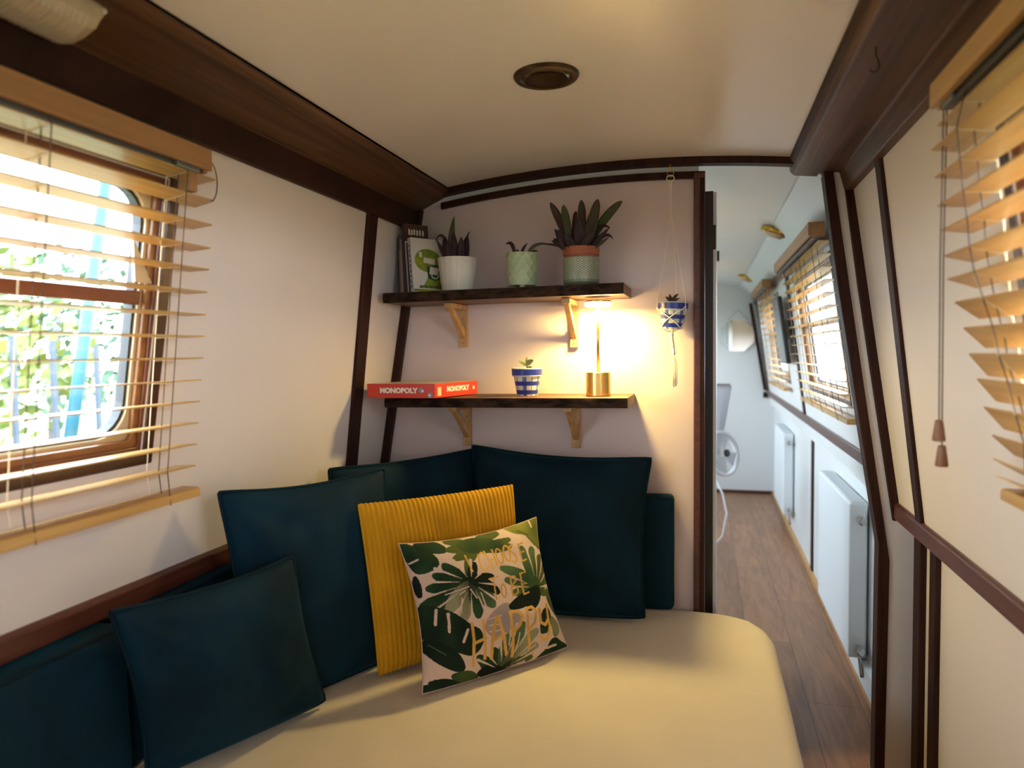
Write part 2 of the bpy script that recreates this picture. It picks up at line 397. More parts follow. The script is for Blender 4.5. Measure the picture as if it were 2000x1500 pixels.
# curved trims across the ceiling and along the head of the bulkhead
def curve_strip(name, m, xa, xb, dz0, dz1, ya, yb):
    xs = np.linspace(xa, xb, 26)
    poly = [(float(x), float(ZC(x) + dz0)) for x in xs] + [(float(x), float(ZC(x) + dz1)) for x in xs[::-1]]
    return struct(MB().prism(poly, 'y', ya, yb).build(name, m))
curve_strip('trim_1', M_trim, -.90, .275, -.022, .006, D - .045, D - .005)
curve_strip('trim_2', M_trim, -.905, -.0, -.062, -.040, D - .016, D + .001)
# post at the right edge of the bulkhead
struct(MB().prism([(-.036, 0), (-.036, ZC(-.03) - .045), (0.0, ZC(-.03) - .045), (0.0, 0)], 'y', D - .022, D + .045).build('trim_3', M_trimred, bevel=.004))
struct(MB().box(-.016, D - .030, 0, -.002, D - .021, 1.90).build('trim_4', M_trim, bevel=.002))
# corner trim, bulkhead to left side; and the trim on the side itself
struct(MB().prism([(XL(.86), .86), (XL(1.86), 1.86), (XL(1.86) + .030, 1.86), (XL(.86) + .030, .86)], 'y', D - .022, D + .002).build('trim_5', M_trim, bevel=.003))
b = MB()
p = [FL(2.055, 1.80, -.002), FL(2.118, 1.80, -.002), FL(2.215, .87, -.002), FL(2.148, .87, -.002)]; q = [FL(2.055, 1.80, .012), FL(2.118, 1.80, .012), FL(2.215, .87, .012), FL(2.148, .87, .012)]
P = [b.bm.verts.new(v) for v in p]; Q = [b.bm.verts.new(v) for v in q]
b.bm.faces.new(P); b.bm.faces.new(Q[::-1])
for i in range(4): b.bm.faces.new((P[i], Q[i], Q[(i + 1) % 4], P[(i + 1) % 4]))
struct(b.build('trim_6', M_trim, bevel=.003))
# gunwale trims
struct(MB().prism([(XL(.85) - .01, ZG0), (XL(.87) + .016, ZG0), (XL(.87) + .016, ZG1 - .006), (XL(.87) + .006, ZG1), (XL(.85) - .01, ZG1)], 'y', YB, D).build('trim_7', M_trimred, bevel=.003))
struct(MB().prism([(XR(.85) + .01, ZG0 - .004), (XR(.87) - .014, ZG0 - .004), (XR(.87) - .014, ZG1 - .006), (XR(.87) - .006, ZG1), (XR(.85) + .01, ZG1)], 'y', YB, D - .005).build('trim_8', M_trimred, bevel=.003))
struct(MB().prism([(XR(.95) + .01, .925), (XR(.95) - .016, .925), (XR(.95) - .016, .97), (XR(.95) + .01, .97)], 'y', D + .04, YE).build('trim_9', M_trimred, bevel=.003))
struct(MB().prism([(.46, 1.765), (.432, 1.765), (.424, 1.81), (.46, 1.81)], 'y', D + .04, YE).build('trim_10', M_trimred, bevel=.003))
struct(MB().box(.52, YE - .02, .90, .56, YE, .95).build('trim_11', M_trim))
b = MB(); b.obox(Vector((.47, YE - .015, 1.37)), (.013, 0, 0), (0, .015, 0), (-.066, 0, .40)); struct(b.build('trim_12', M_trim))
# bulkhead stub at the right of the doorway
stub = [(.378, 1.90), (.428, 1.539), (.550, .69), (.543, 0), (.66, 0), (.66, .80), (XR(.80) + .03, .80), (XR(1.92) + .03, 1.92)]
struct(MB().prism(stub, 'y', D, D + .03).build('wall_stub', M_wallR))
struct(MB().prism([(.352, 1.90), (.397, 1.54), (.520, .74), (.515, 0), (.545, 0), (.552, .69), (.430, 1.539), (.380, 1.90)], 'y', D - .016, D + .045).build('trim_13', M_trim, bevel=.003))
struct(MB().prism([(.408, 1.895), (.454, 1.538), (.560, .815), (.586, .815), (.483, 1.538), (.437, 1.865)], 'y', D - .014, D + .001).build('trim_14', M_trim, bevel=.003))
struct(MB().box(.622, 2.36, 0, .642, D + .001, .80).build('trim_15', M_trim, bevel=.003))
struct(MB().box(.626, 2.225, 0, .642, 2.285, .80).build('trim_16', M_trim, bevel=.003))
b = MB(); L0 = [(2.04, 1.85), (2.092, 1.85), (2.205, .868), (2.150, .868)]
P = [b.bm.verts.new(FR(y, z, -.002)) for y, z in L0]; Q = [b.bm.verts.new(FR(y, z, .010)) for y, z in L0]
b.bm.faces.new(P); b.bm.faces.new(Q[::-1])
for i in range(4): b.bm.faces.new((P[i], Q[i], Q[(i + 1) % 4], P[(i + 1) % 4]))
struct(b.build('trim_17', M_trim, bevel=.003))
# corridor side trims
for k, (ya, za, yb, zb) in enumerate(((4.36, 1.76, 4.44, .95), (6.85, 1.76, 6.9, .95))):
    b = MB(); b.obox((FR(ya, za, 0) + FR(yb, zb, 0)) / 2, (.008, 0, 0), (0, .035, 0), (FR(ya, za, 0) - FR(yb, zb, 0)) / 2)
    struct(b.build('trim_%d' % (18 + k), M_trim))
struct(MB().box(.612, 4.50, 0, .622, 4.57, .90).build('trim_20', M_trim))
struct(MB().box(.598, D + .05, 0, .62, YE, .03).build('baseboard_right', M_pine))
struct(MB().box(.595, D + .05, .03, .62, 3.9, .12).build('baseboard_pipe_box', M_rad))
struct(MB().box(-1.2, YE - .012, 0, .62, YE, .03).build('baseboard_end', M_trimred))

# ceiling beams
lb = [(-.868, ZC(-.868) + .01), (-.868, ZC(-.868) - .012), (-.880, ZC(-.88) - .020), (-.890, 1.900), (-.990, 1.855), (-1.003, 1.786), (-1.06, 1.786), (-1.05, 1.95), (-.95, 1.97)]
struct(MB().prism(lb, 'y', YB, D - .001).build('beam_left', M_beam, bevel=.004))
struct(MB().prism([(-.987, 1.853), (-1.0, 1.784), (-1.012, 1.784), (-1.0, 1.853)], 'y', YB, D - .004).build('trim_24', M_trim, bevel=.002))
struct(MB().prism([(-.868, ZC(-.868) + .01), (-.868, ZC(-.868) - .010), (-.888, ZC(-.888) - .022), (-.905, ZC(-.9) - .016), (-.905, ZC(-.9) + .02)], 'y', YB, D - .046).build('trim_22', M_trimred, bevel=.004))
rb = [(.262, ZC(.262) + .01), (.262, 1.918), (.275, 1.904), (.330, 1.898), (.400, 1.892), (.416, 1.834), (.47, 1.834), (.47, 1.99), (.30, 1.99)]
struct(MB().prism(rb, 'y', YB, D + .06).build('beam_right', M_beam, bevel=.004))
struct(MB().prism([(.252, ZC(.25) + .01), (.252, ZC(.25) - .012), (.264, ZC(.25) - .022), (.272, ZC(.25) + .01)], 'y', YB, D - .046).build('trim_23', M_trim, bevel=.003))

# ------------------------------------------------------------------ windows
def window(n, side, y0, y1, z0, z1, transom, r=.065):
    fr = FL if side < 0 else FR
    root = bpy.data.objects.new('window_%d' % n, None); COL.objects.link(root); root.location = fr((y0 + y1) / 2, z0, 0); root['kind'] = 'structure'
    def rr(i, rad): return roundrect(y0 + i, y1 - i, z0 + i, z1 - i, rad)
    MB().ring(fr, rr(0, .004), rr(.027, .004), -.03, .004).build('outer_frame', M_windark, root, bevel=.002)
    MB().ring(fr, rr(.025, .004), rr(.038, .006), -.045, -.002).build('moulding', M_winwood, root, bevel=.003)
    MB().ring(fr, rr(.036, .004), rr(.052, .01), -.048, -.008).build('inner_frame', M_wingold, root, bevel=.003)
    MB().ring(fr, rr(.046, .02), rr(.060, r), -.045, -.018).build('metal_rim', M_alu, root, bevel=.002)
    MB().ring(fr, rr(.058, r), rr(.066, r - .004), -.044, -.024).build('rubber_seal', M_gasket, root)
    b = MB(); lo = rr(.062, r)
    A = [b.bm.verts.new(fr(y, z, -.034)) for y, z in lo]; B = [b.bm.verts.new(fr(y, z, -.038)) for y, z in lo]
    b.bm.faces.new(A); b.bm.faces.new(B[::-1])
    for i in range(len(lo)): b.bm.faces.new((A[i], B[i], B[(i + 1) % len(lo)], A[(i + 1) % len(lo)]))
    b.build('pane', M_glass, root)
    if transom:
        b = MB(); m0 = Vector(fr((y0 + y1) / 2, transom, -.026)); u = (fr(0, transom + 1, 0) - fr(0, transom, 0)).normalized(); nn = (fr(0, transom, 1) - fr(0, transom, 0)).normalized()
        b.obox(m0, (0, (y1 - y0) / 2 - .062, 0), u * .014, nn * .016); b.build('transom_bar', M_winwood, root, bevel=.003)
        b = MB(); b.prism([(0, 0), (.045, .0), (0, .085)], 'x', 0, .006)
        o = b.build('hopper_stay', M_alu, root); 
        o.location = fr(y1 - .085, transom + .03, -.012)
        if side > 0: o.location = fr(y0 + .07, transom + .03, -.012)
    return root
for n, (s, y0, y1, z0, z1) in WIN.items():
    window(n, s, y0, y1, z0, z1, 1.462 if n in (1, 2, 3, 4) else None)
    d = bpy.data.lights.new('daylight_portal', 'AREA'); d.shape = 'RECTANGLE'; d.size = y1 - y0; d.size_y = z1 - z0; d.cycles.is_portal = True
    o = bpy.data.objects.new('daylight_portal', d); COL.objects.link(o)
    fr = FL if s < 0 else FR
    o.location = fr((y0 + y1) / 2, (z0 + z1) / 2, -.07)
    nn = (fr(0, 1.4, 1) - fr(0, 1.4, 0)).normalized()
    o.rotation_euler = (-nn).to_track_quat('Z', 'Y').to_euler()
    # area lights shine along local -Z; keep size along Y of the boat
    zax = -nn; yv = Vector((0, 1, 0)); xa = yv; ya = zax.cross(xa)
    o.matrix_world = Matrix.Translation(o.location) @ Matrix((xa, ya, zax)).transposed().to_4x4()

# ------------------------------------------------------------------ venetian blinds
def blind(label, side, fronts, tilts, y0, y1, ladders, rail, hb, w=.048, detail=True, mv=None):
    """fronts: (x, z) of each slat's room-side edge; rail: (x, z); hb: (x_front, z0, z1, y_end)"""
    group = 'wooden venetian blinds'
    root = thing('venetian_blind', label, 'blind', (fronts[0][0], y1, fronts[0][1]), group)
    for (x, z), t in zip(fronts, tilts):
        a = math.radians(t); dirv = Vector((side * math.cos(a), 0, -math.sin(a))); nv = Vector((math.sin(a) * side, 0, math.cos(a)))
        c = Vector((x, (y0 + y1) / 2, z)) + dirv * (w / 2)
        MB().obox(c, dirv * (w / 2), (0, (y1 - y0) / 2, 0), nv * .0014).build('slat', M_slat, root)
    x, z = rail
    b = MB(); xa, xb = (x - w, x) if side < 0 else (x, x + w)
    b.prism([(xa, z - .010), (xb, z - .010), (xb, z + .006), (xb - .004, z + .010), (xa + .004, z + .010), (xa, z + .006)], 'y', y0, y1 + .004)
    b.build('bottom_rail', M_slat, root, bevel=.001)
    xf, z0, z1, ye = hb
    xr = xf - .012 if side < 0 else xf + .012
    vl = MB().box(min(xf, xr), y0 - .01, z0, max(xf, xr), ye, z1).build('valance', mv or M_valance_shaded, root, bevel=.0015)
    xq = xf + side * .055
    MB().box(min(xq, xr), ye - .012, z0 - .004, max(xq, xr), ye, z1).build('valance_return', mv or M_valance_shaded, vl, bevel=.0015)
    MB().box(min(xq, xr), y0 - .01, z0 - .004, max(xq, xr), y0 + .002, z1).build('valance_return', mv or M_valance_shaded, vl, bevel=.0015)
    MB().box(min(xf + side * .018, xf + side * .055), y0, z0 - .008, max(xf + side * .018, xf + side * .055), ye - .02, z0 + .028).build('headrail', M_metal, root)
    for ly in ladders:
        fr_pts = [(xf + side * .02, ly, z0)] + [(p[0] - side * .001, ly, p[1]) for p in fronts] + [(x, ly, z - .012)]
        MB().tube(fr_pts, .0011, 5).build('ladder_cord', M_cord, root)
        re = []
        for (px, pz), t in zip(fronts, tilts):
            a = math.radians(t); re.append((px + side * math.cos(a) * (w + .001), ly, pz - math.sin(a) * w))
        MB().tube([(xf + side * .05, ly, z0)] + re + [(x + side * w, ly, z)], .0011, 5).build('ladder_cord', M_tape, root)
        mid = [((fp[1] + rp[0]) / 2 if False else (fp[0] + rp[0]) / 2, ly + .004, (fp[2] + rp[2]) / 2) for fp, rp in zip(fr_pts[1:-1], re)]
        MB().tube([(xf + side * .035, ly + .004, z0)] + mid + [(x + side * w / 2, ly + .004, z)], .0012, 5).build('lift_cord', M_cord, root)
        if detail:
            zg = []
            for i, (fp, rp) in enumerate(zip(fr_pts[1:-1], re)):
                q = [Vector(fp) - Vector((0, 0, .003)), Vector(rp) - Vector((0, 0, .003))]
                zg += q if i % 2 else q[::-1]
            MB().tube(zg, .0009, 4).build('ladder_string', M_tape, root)
    return root

# left blind
zsl = [1.708, 1.666, 1.617, 1.570, 1.526, 1.480, 1.434, 1.389, 1.344, 1.298, 1.253, 1.208, 1.163, 1.117]
fl_ = [(XL(z) + .062 + .0022 * i, z) for i, z in enumerate(zsl)]
bl = blind('honey wooden venetian blind over the left window, above the teal cushions', -1, fl_, [8, 12, 6, 4] + [2] * 10, .12, 1.278, (.30, .895, 1.195), (-1.032, 1.062), (-.955, 1.718, 1.760, 1.252))
MB().box(-1.000, 1.205, 1.672, -.972, 1.228, 1.722).build('end_bracket', M_valance_shaded, bl, bevel=.002)
MB().box(-.985, 1.16, 1.708, -.960, 1.222, 1.722).build('cord_lock', M_metal, bl, bevel=.002)
wire = [(-.962 , 1.252 + .022 * math.sin(a), 1.705 - .040 * math.cos(a) - .005) for a in np.linspace(math.pi * 1.0, 0.15, 14)]
MB().tube(wire, .0012, 6).build('wire_loop', M_cord, bl)
# right blind
tips = [(.381, 1.726), (.373, 1.686), (.378, 1.639), (.383, 1.590), (.389, 1.549), (.393, 1.505), (.400, 1.466), (.412, 1.426), (.426, 1.382), (.435, 1.338), (.448, 1.295), (.459, 1.247), (.472, 1.199), (.474, 1.159), (.479, 1.129)]
br = blind('honey wooden venetian blind over the right window, slats tipped upward, with two pull cords', 1, tips, [4, 9, 6, 4, 8, 14, 20, 37, 45, 52, 52, 50, 44, 30, 20], .25, 1.385, (.45, 1.255), (.487, 1.098), (.366, 1.751, 1.792, 1.375), mv=M_slat)
MB().box(.378, 1.30, 1.742, .405, 1.355, 1.752).build('cord_lock', M_metal, br, bevel=.002)
M_tassel = mat('tassel_wood', (.22, .095, .045), .5)
for dx, dy, zt in ((.0, 0, 1.19), (.006, .004, 1.146)):
    pc = MB().tube([(.382 + dx, 1.355 + dy, 1.745), (.381 + dx, 1.357 + dy, 1.5), (.384 + dx, 1.36 + dy, zt + .030)], .0012, 6).build('pull_cord', M_cord, br)
    MB().lathe([(0, .036), (.0055, .036), (.0065, .033), (.0105, .002), (.0095, 0), (0, 0)], (.384 + dx, 1.36 + dy, zt), 16).build('cord_tassel', M_tassel, pc, smooth=True)
# corridor blinds
for lab, ya, yb in (('wooden venetian blind over the corridor window nearest the doorway', 2.78, 4.08), ('wooden venetian blind over the farthest corridor window, past the black screen', 4.92, 6.10)):
    zq = [1.735 - .046 * i for i in range(14)]
    fq = [(XR(z) - .062, z) for z in zq]
    bq = blind(lab, 1, fq, [2] * 14, ya, yb, (ya + .18, ya + .55, yb - .45, yb - .15), (XR(1.085) - .055, 1.085), (XR(1.78) - .092, 1.752, 1.80, yb + .01), w=.040, detail=False)

# ------------------------------------------------------------------ bed
def bed():
    root = thing('bed', 'cream sheeted bed platform with a rounded corner beside the corridor', 'bed', (-.45, 1.5, 0))
    X0, X1, Y0, Y1, ZT, R = -1.232, .205, .55, 2.398, .49, .20
    b = MB(); nx, ny = 110, 140
    def outline(x, y):
        # map the back-right corner square onto a rounded corner
        a, c = (x - (X1 - R)) / R, (y - (Y1 - R)) / R
        if a > 0 and c > 0:
            x, y = X1 - R + R * a * math.sqrt(1 - c * c / 2), Y1 - R + R * c * math.sqrt(1 - a * a / 2)
        return x, y
    def f(u, v):
        # outer ring of the parameter square becomes the hanging side
        uu = min(max((u - .0) / .92, 0), 1); dropu = max(0, (u - .92) / .08)
        x = X0 + (X1 - X0) * uu; y = Y0 + (Y1 - Y0) * v
        x, y = outline(x, y)
        e = X1 - x
        ex = X1 - (X0 + (X1 - X0) * uu)
        z = ZT
        rr = .035
        if uu > 0: 
            d = ex
            if v > 1 - R / (Y1 - Y0): d = min(ex, (1 - v) * (Y1 - Y0) + .02)
            if d < rr: z -= rr - math.sqrt(max(0, rr * rr - (rr - d) ** 2))
        z += .0035 * noise.noise((x * 5, y * 5, 1)) + .0025 * noise.noise((x * 14, y * 9, 3)) + .0022 * math.sin(14 * (y + .35 * x) + 2 * noise.noise((x * 3, y * 3, 9)))
        if dropu > 0: z = ZT - rr - dropu * .38; x += .003 * math.sin(y * 30)
        return (x, y, z)
    b.grid(f, nx, ny)
    b.build('fitted_sheet', M_sheet, root, smooth=True)
    MB().box(X0, Y0 + .02, .02, X1 - .03, Y1 - .23, .40).build('bed_base', M_wall, root)
    return root
bed()

# ------------------------------------------------------------------ cushions
def cushion(name, label, TL, TR, BR, BL, thick, m, n=44, pinch=.05, piping=M_tealdark, seed=0, wr=.006, boxy=.5, group=None, sag=0, front_off=.5):
    TL, TR, BR, BL = map(Vector, (TL, TR, BR, BL))
    c0 = (TL + TR + BR + BL) / 4
    nrm = ((TR - BL).cross(TL - BR)).normalized()
    if nrm.dot(EYE - c0) < 0: nrm = -nrm
    root = thing(name, label, 'cushion', (BL + BR) / 2, group)
    def base(u, v):   # u right, v down, both -1..1
        u2 = u * (1 - pinch * (1 - v * v)); v2 = v * ((1 - pinch * (1 - u * u)) if v < 0 else (1 + .012 * (1 - u * u)))
        k = 1 - .018 * abs(u) ** 9 * abs(v) ** 9; u2 *= k; v2 *= k
        s, t = (u2 + 1) / 2, (v2 + 1) / 2
        p = (TL * (1 - s) + TR * s) * (1 - t) + (BL * (1 - s) + BR * s) * t
        return p
    def hgt(u, v):
        h = max(0, (1 - abs(u) ** 2.6)) ** boxy * max(0, (1 - abs(v) ** 2.6)) ** boxy
        w = 1 + sag * v
        return thick / 2 * h * w
    def wrk(u, v):
        q = noise.noise((u * 1.6 + seed, v * 1.6, seed * 3.1)) * 1.0 + .5 * noise.noise((u * 4 + seed, v * 4, 5 + seed))
        k = min(1, 3 * (1 - abs(u))) * min(1, 3 * (1 - abs(v)))
        # creases that run in from the corners
        r = math.sin(9 * math.atan2(1 + v, 1 + u)) * math.exp(-((1 + u) ** 2 + (1 + v) ** 2) * 2) + math.sin(9 * math.atan2(1 - v, 1 - u)) * math.exp(-((1 - u) ** 2 + (1 - v) ** 2) * 2)
        return wr * (q * k + .8 * r * k)
    b = MB()
    F = b.grid(lambda s, t: base(2 * s - 1, 2 * t - 1) + nrm * (hgt(2 * s - 1, 2 * t - 1) + wrk(2 * s - 1, 2 * t - 1)), n, n)
    B = b.grid(lambda s, t: base(2 * s - 1, 2 * t - 1) - nrm * hgt(2 * s - 1, 2 * t - 1) * front_off * 2, n, n, flip=True)
    bmesh.ops.remove_doubles(b.bm, verts=b.bm.verts, dist=.0004)
    cv = b.build('cover', m, root, smooth=True)
    if piping:
        loop = []
        for k in range(n): loop.append(base(-1 + 2 * k / n, -1))
        for k in range(n): loop.append(base(1, -1 + 2 * k / n))
        for k in range(n): loop.append(base(1 - 2 * k / n, 1))
        for k in range(n): loop.append(base(-1, 1 - 2 * k / n))
        loop.append(loop[0])
        MB().tube(loop, .0045, 6, cap=False).build('piping', piping, cv, smooth=True)
    return root, base, hgt, nrm

GC = 'teal velvet scatter cushions'
cushion('scatter_cushion', 'small teal velvet cushion at the front, leaning below the left blind', (-1.05, 1.05, .885), (-.935, 1.475, .877), (-.8915, 1.5325, .505), (-1.078, 1.156, .503), .13, M_teal, seed=1, group=GC, pinch=.085, front_off=.36, wr=.009)
cushion('scatter_cushion', 'large teal velvet cushion between the left blind and the mustard cushion', (-1.088, 1.408, 1.036), (-.863, 1.829, 1.032), (-.846, 1.812, .500), (-1.037, 1.425, .502), .115, M_teal, seed=2, group=GC, wr=.009, pinch=.075)
cushion('scatter_cushion', 'dark teal cushion in the corner, mostly hidden behind the two large ones', (-1.10, 1.93, 1.004), (-.755, 2.372, 1.018), (-.75, 2.37, .51), (-1.09, 1.95, .51), .08, M_teal, seed=3, group=GC)
cushion('scatter_cushion', 'large teal velvet cushion below the lower shelf, behind the leaf print one', (-.776, 2.33, 1.033), (-.1625, 2.33, 1.006), (-.178, 2.246, .507), (-.76, 2.225, .507), .13, M_teal, seed=4, group=GC, wr=.010, pinch=.085, front_off=.35)

# low back cushions: upholstered boxes
def back_cushion(label, x0, y0, x1, y1, z0, z1, group):
    root = thing('back_cushion', label, 'cushion', ((x0 + x1) / 2, (y0 + y1) / 2, z0), group)
    b = MB(); b.box(x0, y0, z0, x1, y1, z1)
    bmesh.ops.recalc_face_normals(b.bm, faces=b.bm.faces)
    bmesh.ops.bevel(b.bm, geom=list(b.bm.edges), offset=.022, segments=4, profile=.6, affect='EDGES')
    bmesh.ops.subdivide_edges(b.bm, edges=[e for e in b.bm.edges if e.calc_length() > .08], cuts=8, use_grid_fill=True)
    for v in b.bm.verts:
        v.co += Vector((noise.noise(v.co * 6), noise.noise(v.co * 6 + Vector((5, 0, 0))), noise.noise(v.co * 5 + Vector((0, 9, 0))))) * .004
    cv = b.build('cover', M_teal, root, smooth=True)
    r = .010
    loop = [(x1 - .004, y0 + r, z1 - .006), (x1 - .004, y1 - r, z1 - .006)] if (y1 - y0) > (x1 - x0) else [(x0 + r, y0 + .004, z1 - .006), (x1 - r, y0 + .004, z1 - .006)]
    MB().tube(loop, .0045, 6).build('piping', M_tealdark, cv, smooth=True)
    return root
GB = 'low teal back cushions'
back_cushion('low teal back cushion along the left wall, running out of the picture', -1.228, .45, -1.105, 1.155, .497, .822, GB)
back_cushion('low teal back cushion along the left wall, behind the small front cushion', -1.228, 1.17, -1.135, 1.90, .497, .822, GB)
back_cushion('low teal back cushion against the pink wall, right end beside the door post', -.66, 2.365, -.098, D - .004, .497, .872, GB)

# mustard corduroy cushion
def corduroy():
    TL, TR, BR, BL = map(Vector, ((-.875, 1.69, .955), (-.548, 2.03, .957), (-.520, 2.055, .505), (-.826, 1.692, .504)))
    root = thing('corduroy_cushion', 'mustard yellow ribbed corduroy cushion behind the leaf print cushion', 'cushion', (BL + BR) / 2)
    nrm = ((TR - BL).cross(TL - BR)).normalized()
    if nrm.dot(EYE - TL) < 0: nrm = -nrm
    ribs = 36; nu = ribs * 7; nv = 40; th = .060; pinch = .02
    def base(u, v):
        u2 = u * (1 - pinch * (1 - v * v)); v2 = v * (1 - pinch * (1 - u * u))
        s, t = (u2 + 1) / 2, (v2 + 1) / 2
        return (TL * (1 - s) + TR * s) * (1 - t) + (BL * (1 - s) + BR * s) * t
    def hg(u, v): return th / 2 * max(0, 1 - abs(u) ** 4) ** .6 * max(0, 1 - abs(v) ** 4) ** .6
    def rib(u):
        k = abs(math.sin(math.pi * ribs * (u + 1) / 2 * 1.0)); dip = .55 * math.exp(-((u - .30) / .025) ** 2)
        return .0042 * (k ** .7) - .006 * dip
    up_ = (TL - BL).normalized()
    def Ff(s, t):
        u, v = 2 * s - 1, 2 * t - 1
        sc = .0022 * abs(math.sin(math.pi * ribs * s)) * (max(0, -v) ** 8 - max(0, v) ** 8)
        return base(u, v) + nrm * (hg(u, v) + rib(u) * min(1, 6 * (1 - abs(v)) + .4) + .004 * noise.noise((u * 3, v * 3, 2))) + up_ * sc
    def Bf(s, t):
        u, v = 2 * s - 1, 2 * t - 1
        sc = .0022 * abs(math.sin(math.pi * ribs * s)) * (max(0, -v) ** 8 - max(0, v) ** 8)
        return base(u, v) - nrm * hg(u, v) + up_ * sc
    b = MB(); b.grid(Ff, nu, nv); b.grid(Bf, nu, nv, flip=True)
    cv = b.build('cover', M_cordu, root, smooth=True)
    lp = [base(-1, -1 + 2 * k / 30) + nrm * .001 for k in range(31)]
    MB().tube(lp, .004, 6).build('side_seam', M_cordu, cv, smooth=True)
corduroy()

# leaf print cushion -------------------------------------------------
HM = np.array([[7.89144446e-04, -1.30437099e-04, -1.60437631e-02], [1.62286118e-04, 8.74761759e-04, -2.19679989e-01], [-8.92795564e-05, 7.87114735e-05, 1.0]])
def leaf_print(N):
    """colours of the printed cotton on an N x N grid; the design is drawn with strokes and blobs in cloth coordinates"""
    U, V = np.meshgrid(np.linspace(0, 1, N), np.linspace(0, 1, N))
    u_, v_ = 2 * U - 1, 2 * V - 1
    U, V = (u_ * (1 - .10 * (1 - v_ * v_)) + 1) / 2, (v_ * np.where(v_ < 0, 1 - .10 * (1 - u_ * u_), 1 + .03 * (1 - u_ * u_)) + 1) / 2
    # cloth coordinates of the drawing: design units of about 1/1100 of the width
    Hi = np.linalg.inv(HM)
    w = Hi[2, 0] * U + Hi[2, 1] * V + Hi[2, 2]
    X = (Hi[0, 0] * U + Hi[0, 1] * V + Hi[0, 2]) / w; Y = (Hi[1, 0] * U + Hi[1, 1] * V + Hi[1, 2]) / w
    rng = np.random.RandomState(3)
    nz = np.zeros((N, N))
    for k in range(14):
        a, f1, ph = rng.rand() * 6.28, 6 + 40 * rng.rand(), rng.rand() * 6.28
        nz += np.sin(f1 * (U * math.cos(a) + V * math.sin(a)) + ph) / 14 * 2
    C = np.empty((N, N, 3)); C[:] = rgb(214, 190, 178)
    def put(mask, col): C[mask] = col[mask] if isinstance(col, np.ndarray) else col
    def stroke(pts, w0, w1, shape='leaf', n=26):
        pts = [np.array(p, float) for p in pts]
        if len(pts) == 2: pts = [pts[0], (pts[0] + pts[1]) / 2, pts[1]]
        best = np.full((N, N), 1e9); T = np.zeros((N, N))
        for k in range(n + 1):
            t = k / n
            if len(pts) == 3: q = pts[0] * (1 - t) ** 2 + 2 * pts[1] * t * (1 - t) + pts[2] * t * t
            else:
                f = t * (len(pts) - 1); i = min(int(f), len(pts) - 2); q = pts[i] * (1 - f + i) + pts[i + 1] * (f - i)
            if shape == 'leaf': ww = w0 + (w1 - w0) * math.sin(math.pi * min(1, t * .96 + .02)) ** .6 if t < .999 else 2
            else: ww = w0
            d = np.hypot(X - q[0], Y - q[1]) - ww
            m = d < best; best[m] = d[m]; T[m] = t
        return best, T
    def lobe(c, tip, w, ca, cb, bend=0):
        c, tip = np.array(c, float), np.array(tip, float); m = (c + tip) / 2; d = tip - c; m = m + np.array([-d[1], d[0]]) * bend
        best, T = stroke([c, m, tip], 9, w * 1.28)
        k = np.clip(T * 1.1 + nz * .35, 0, 1)[..., None]
        col = np.array(ca) * (1 - k) + np.array(cb) * k
        put(best < 0, col)
    def splits(c, tips, col, r0=.30, w=10):
        # pale gaps between neighbouring lobes
        c = np.array(c, float); tt = sorted((np.array(t, float) for t in tips), key=lambda t: math.atan2(t[1] - c[1], t[0] - c[0]))
        for p, q in zip(tt, tt[1:] + tt[:1]):
            m = (p + q) / 2
            if np.hypot(*(p - q)) > 230 or np.hypot(*(m - c)) < 60: continue
            e = c + (m - c) * 1.12; a = c + (m - c) * r0
            for k in range(22):
                t = k / 21; g = a + (e - a) * t
                put(np.hypot(X - g[0], Y - g[1]) < w * (.25 + t * .95), col)
        for p in tt:
            for k in range(40):
                g = c + (p - c) * (.12 + .7 * k / 39); mk = np.hypot(X - g[0], Y - g[1]) < 2.6
                C[mk] = C[mk] * .8
    def poly(pts, ca, cb, axis=(1, 0)):
        x, y = X, Y; inside = np.zeros((N, N), bool); n = len(pts)
        for i in range(n):
            (x0, y0), (x1, y1) = pts[i], pts[(i + 1) % n]
            c = ((y0 > y) != (y1 > y)) & (x < (x1 - x0) * (y - y0) / ((y1 - y0) if y1 != y0 else 1e-9) + x0)
            inside ^= c
        k = np.clip(.5 + nz * .6, 0, 1)[..., None]
        put(inside, np.array(ca) * (1 - k) + np.array(cb) * k)
    def smooth_poly(pts, n=6):
        P = [np.array(p, float) for p in pts]; out = []
        for i in range(len(P)):
            p0, p1, p2, p3 = P[i - 1], P[i], P[(i + 1) % len(P)], P[(i + 2) % len(P)]
            for k in range(n):
                t = k / n; out.append(tuple(.5 * (2 * p1 + (p2 - p0) * t + (2 * p0 - 5 * p1 + 4 * p2 - p3) * t * t + (3 * p1 - p0 - 3 * p2 + p3) * t ** 3)))
        return out
    dk, md, lt, ol, ye, pale, gr = rgb(14, 30, 22), rgb(36, 66, 40), rgb(84, 112, 74), rgb(82, 96, 44), rgb(150, 148, 62), rgb(150, 150, 118), rgb(168, 152, 150)
    cream = rgb(214, 190, 178)
    # grey-lilac leaf, centre
    poly(smooth_poly([(690, 850), (830, 720), (960, 810), (940, 920), (820, 1000), (700, 960)]), gr, rgb(150, 140, 146))
    for a, b_ in (((700, 850), (800, 820)), ((710, 900), (800, 890)), ((720, 950), (820, 935))):
        m, _ = stroke([a, b_], 5, 5, 'line'); put(m < 0, cream)
    # top left dark leaves
    poly(smooth_poly([(60, 235), (190, 270), (300, 330), (340, 410), (270, 470), (180, 480), (110, 370)]), dk, md)
    lobe((180, 262), (395, 300), 42, dk, md, -.1)
    m, _ = stroke([(135, 400), (190, 370)], 7, 7, 'line'); put(m < 0, cream)
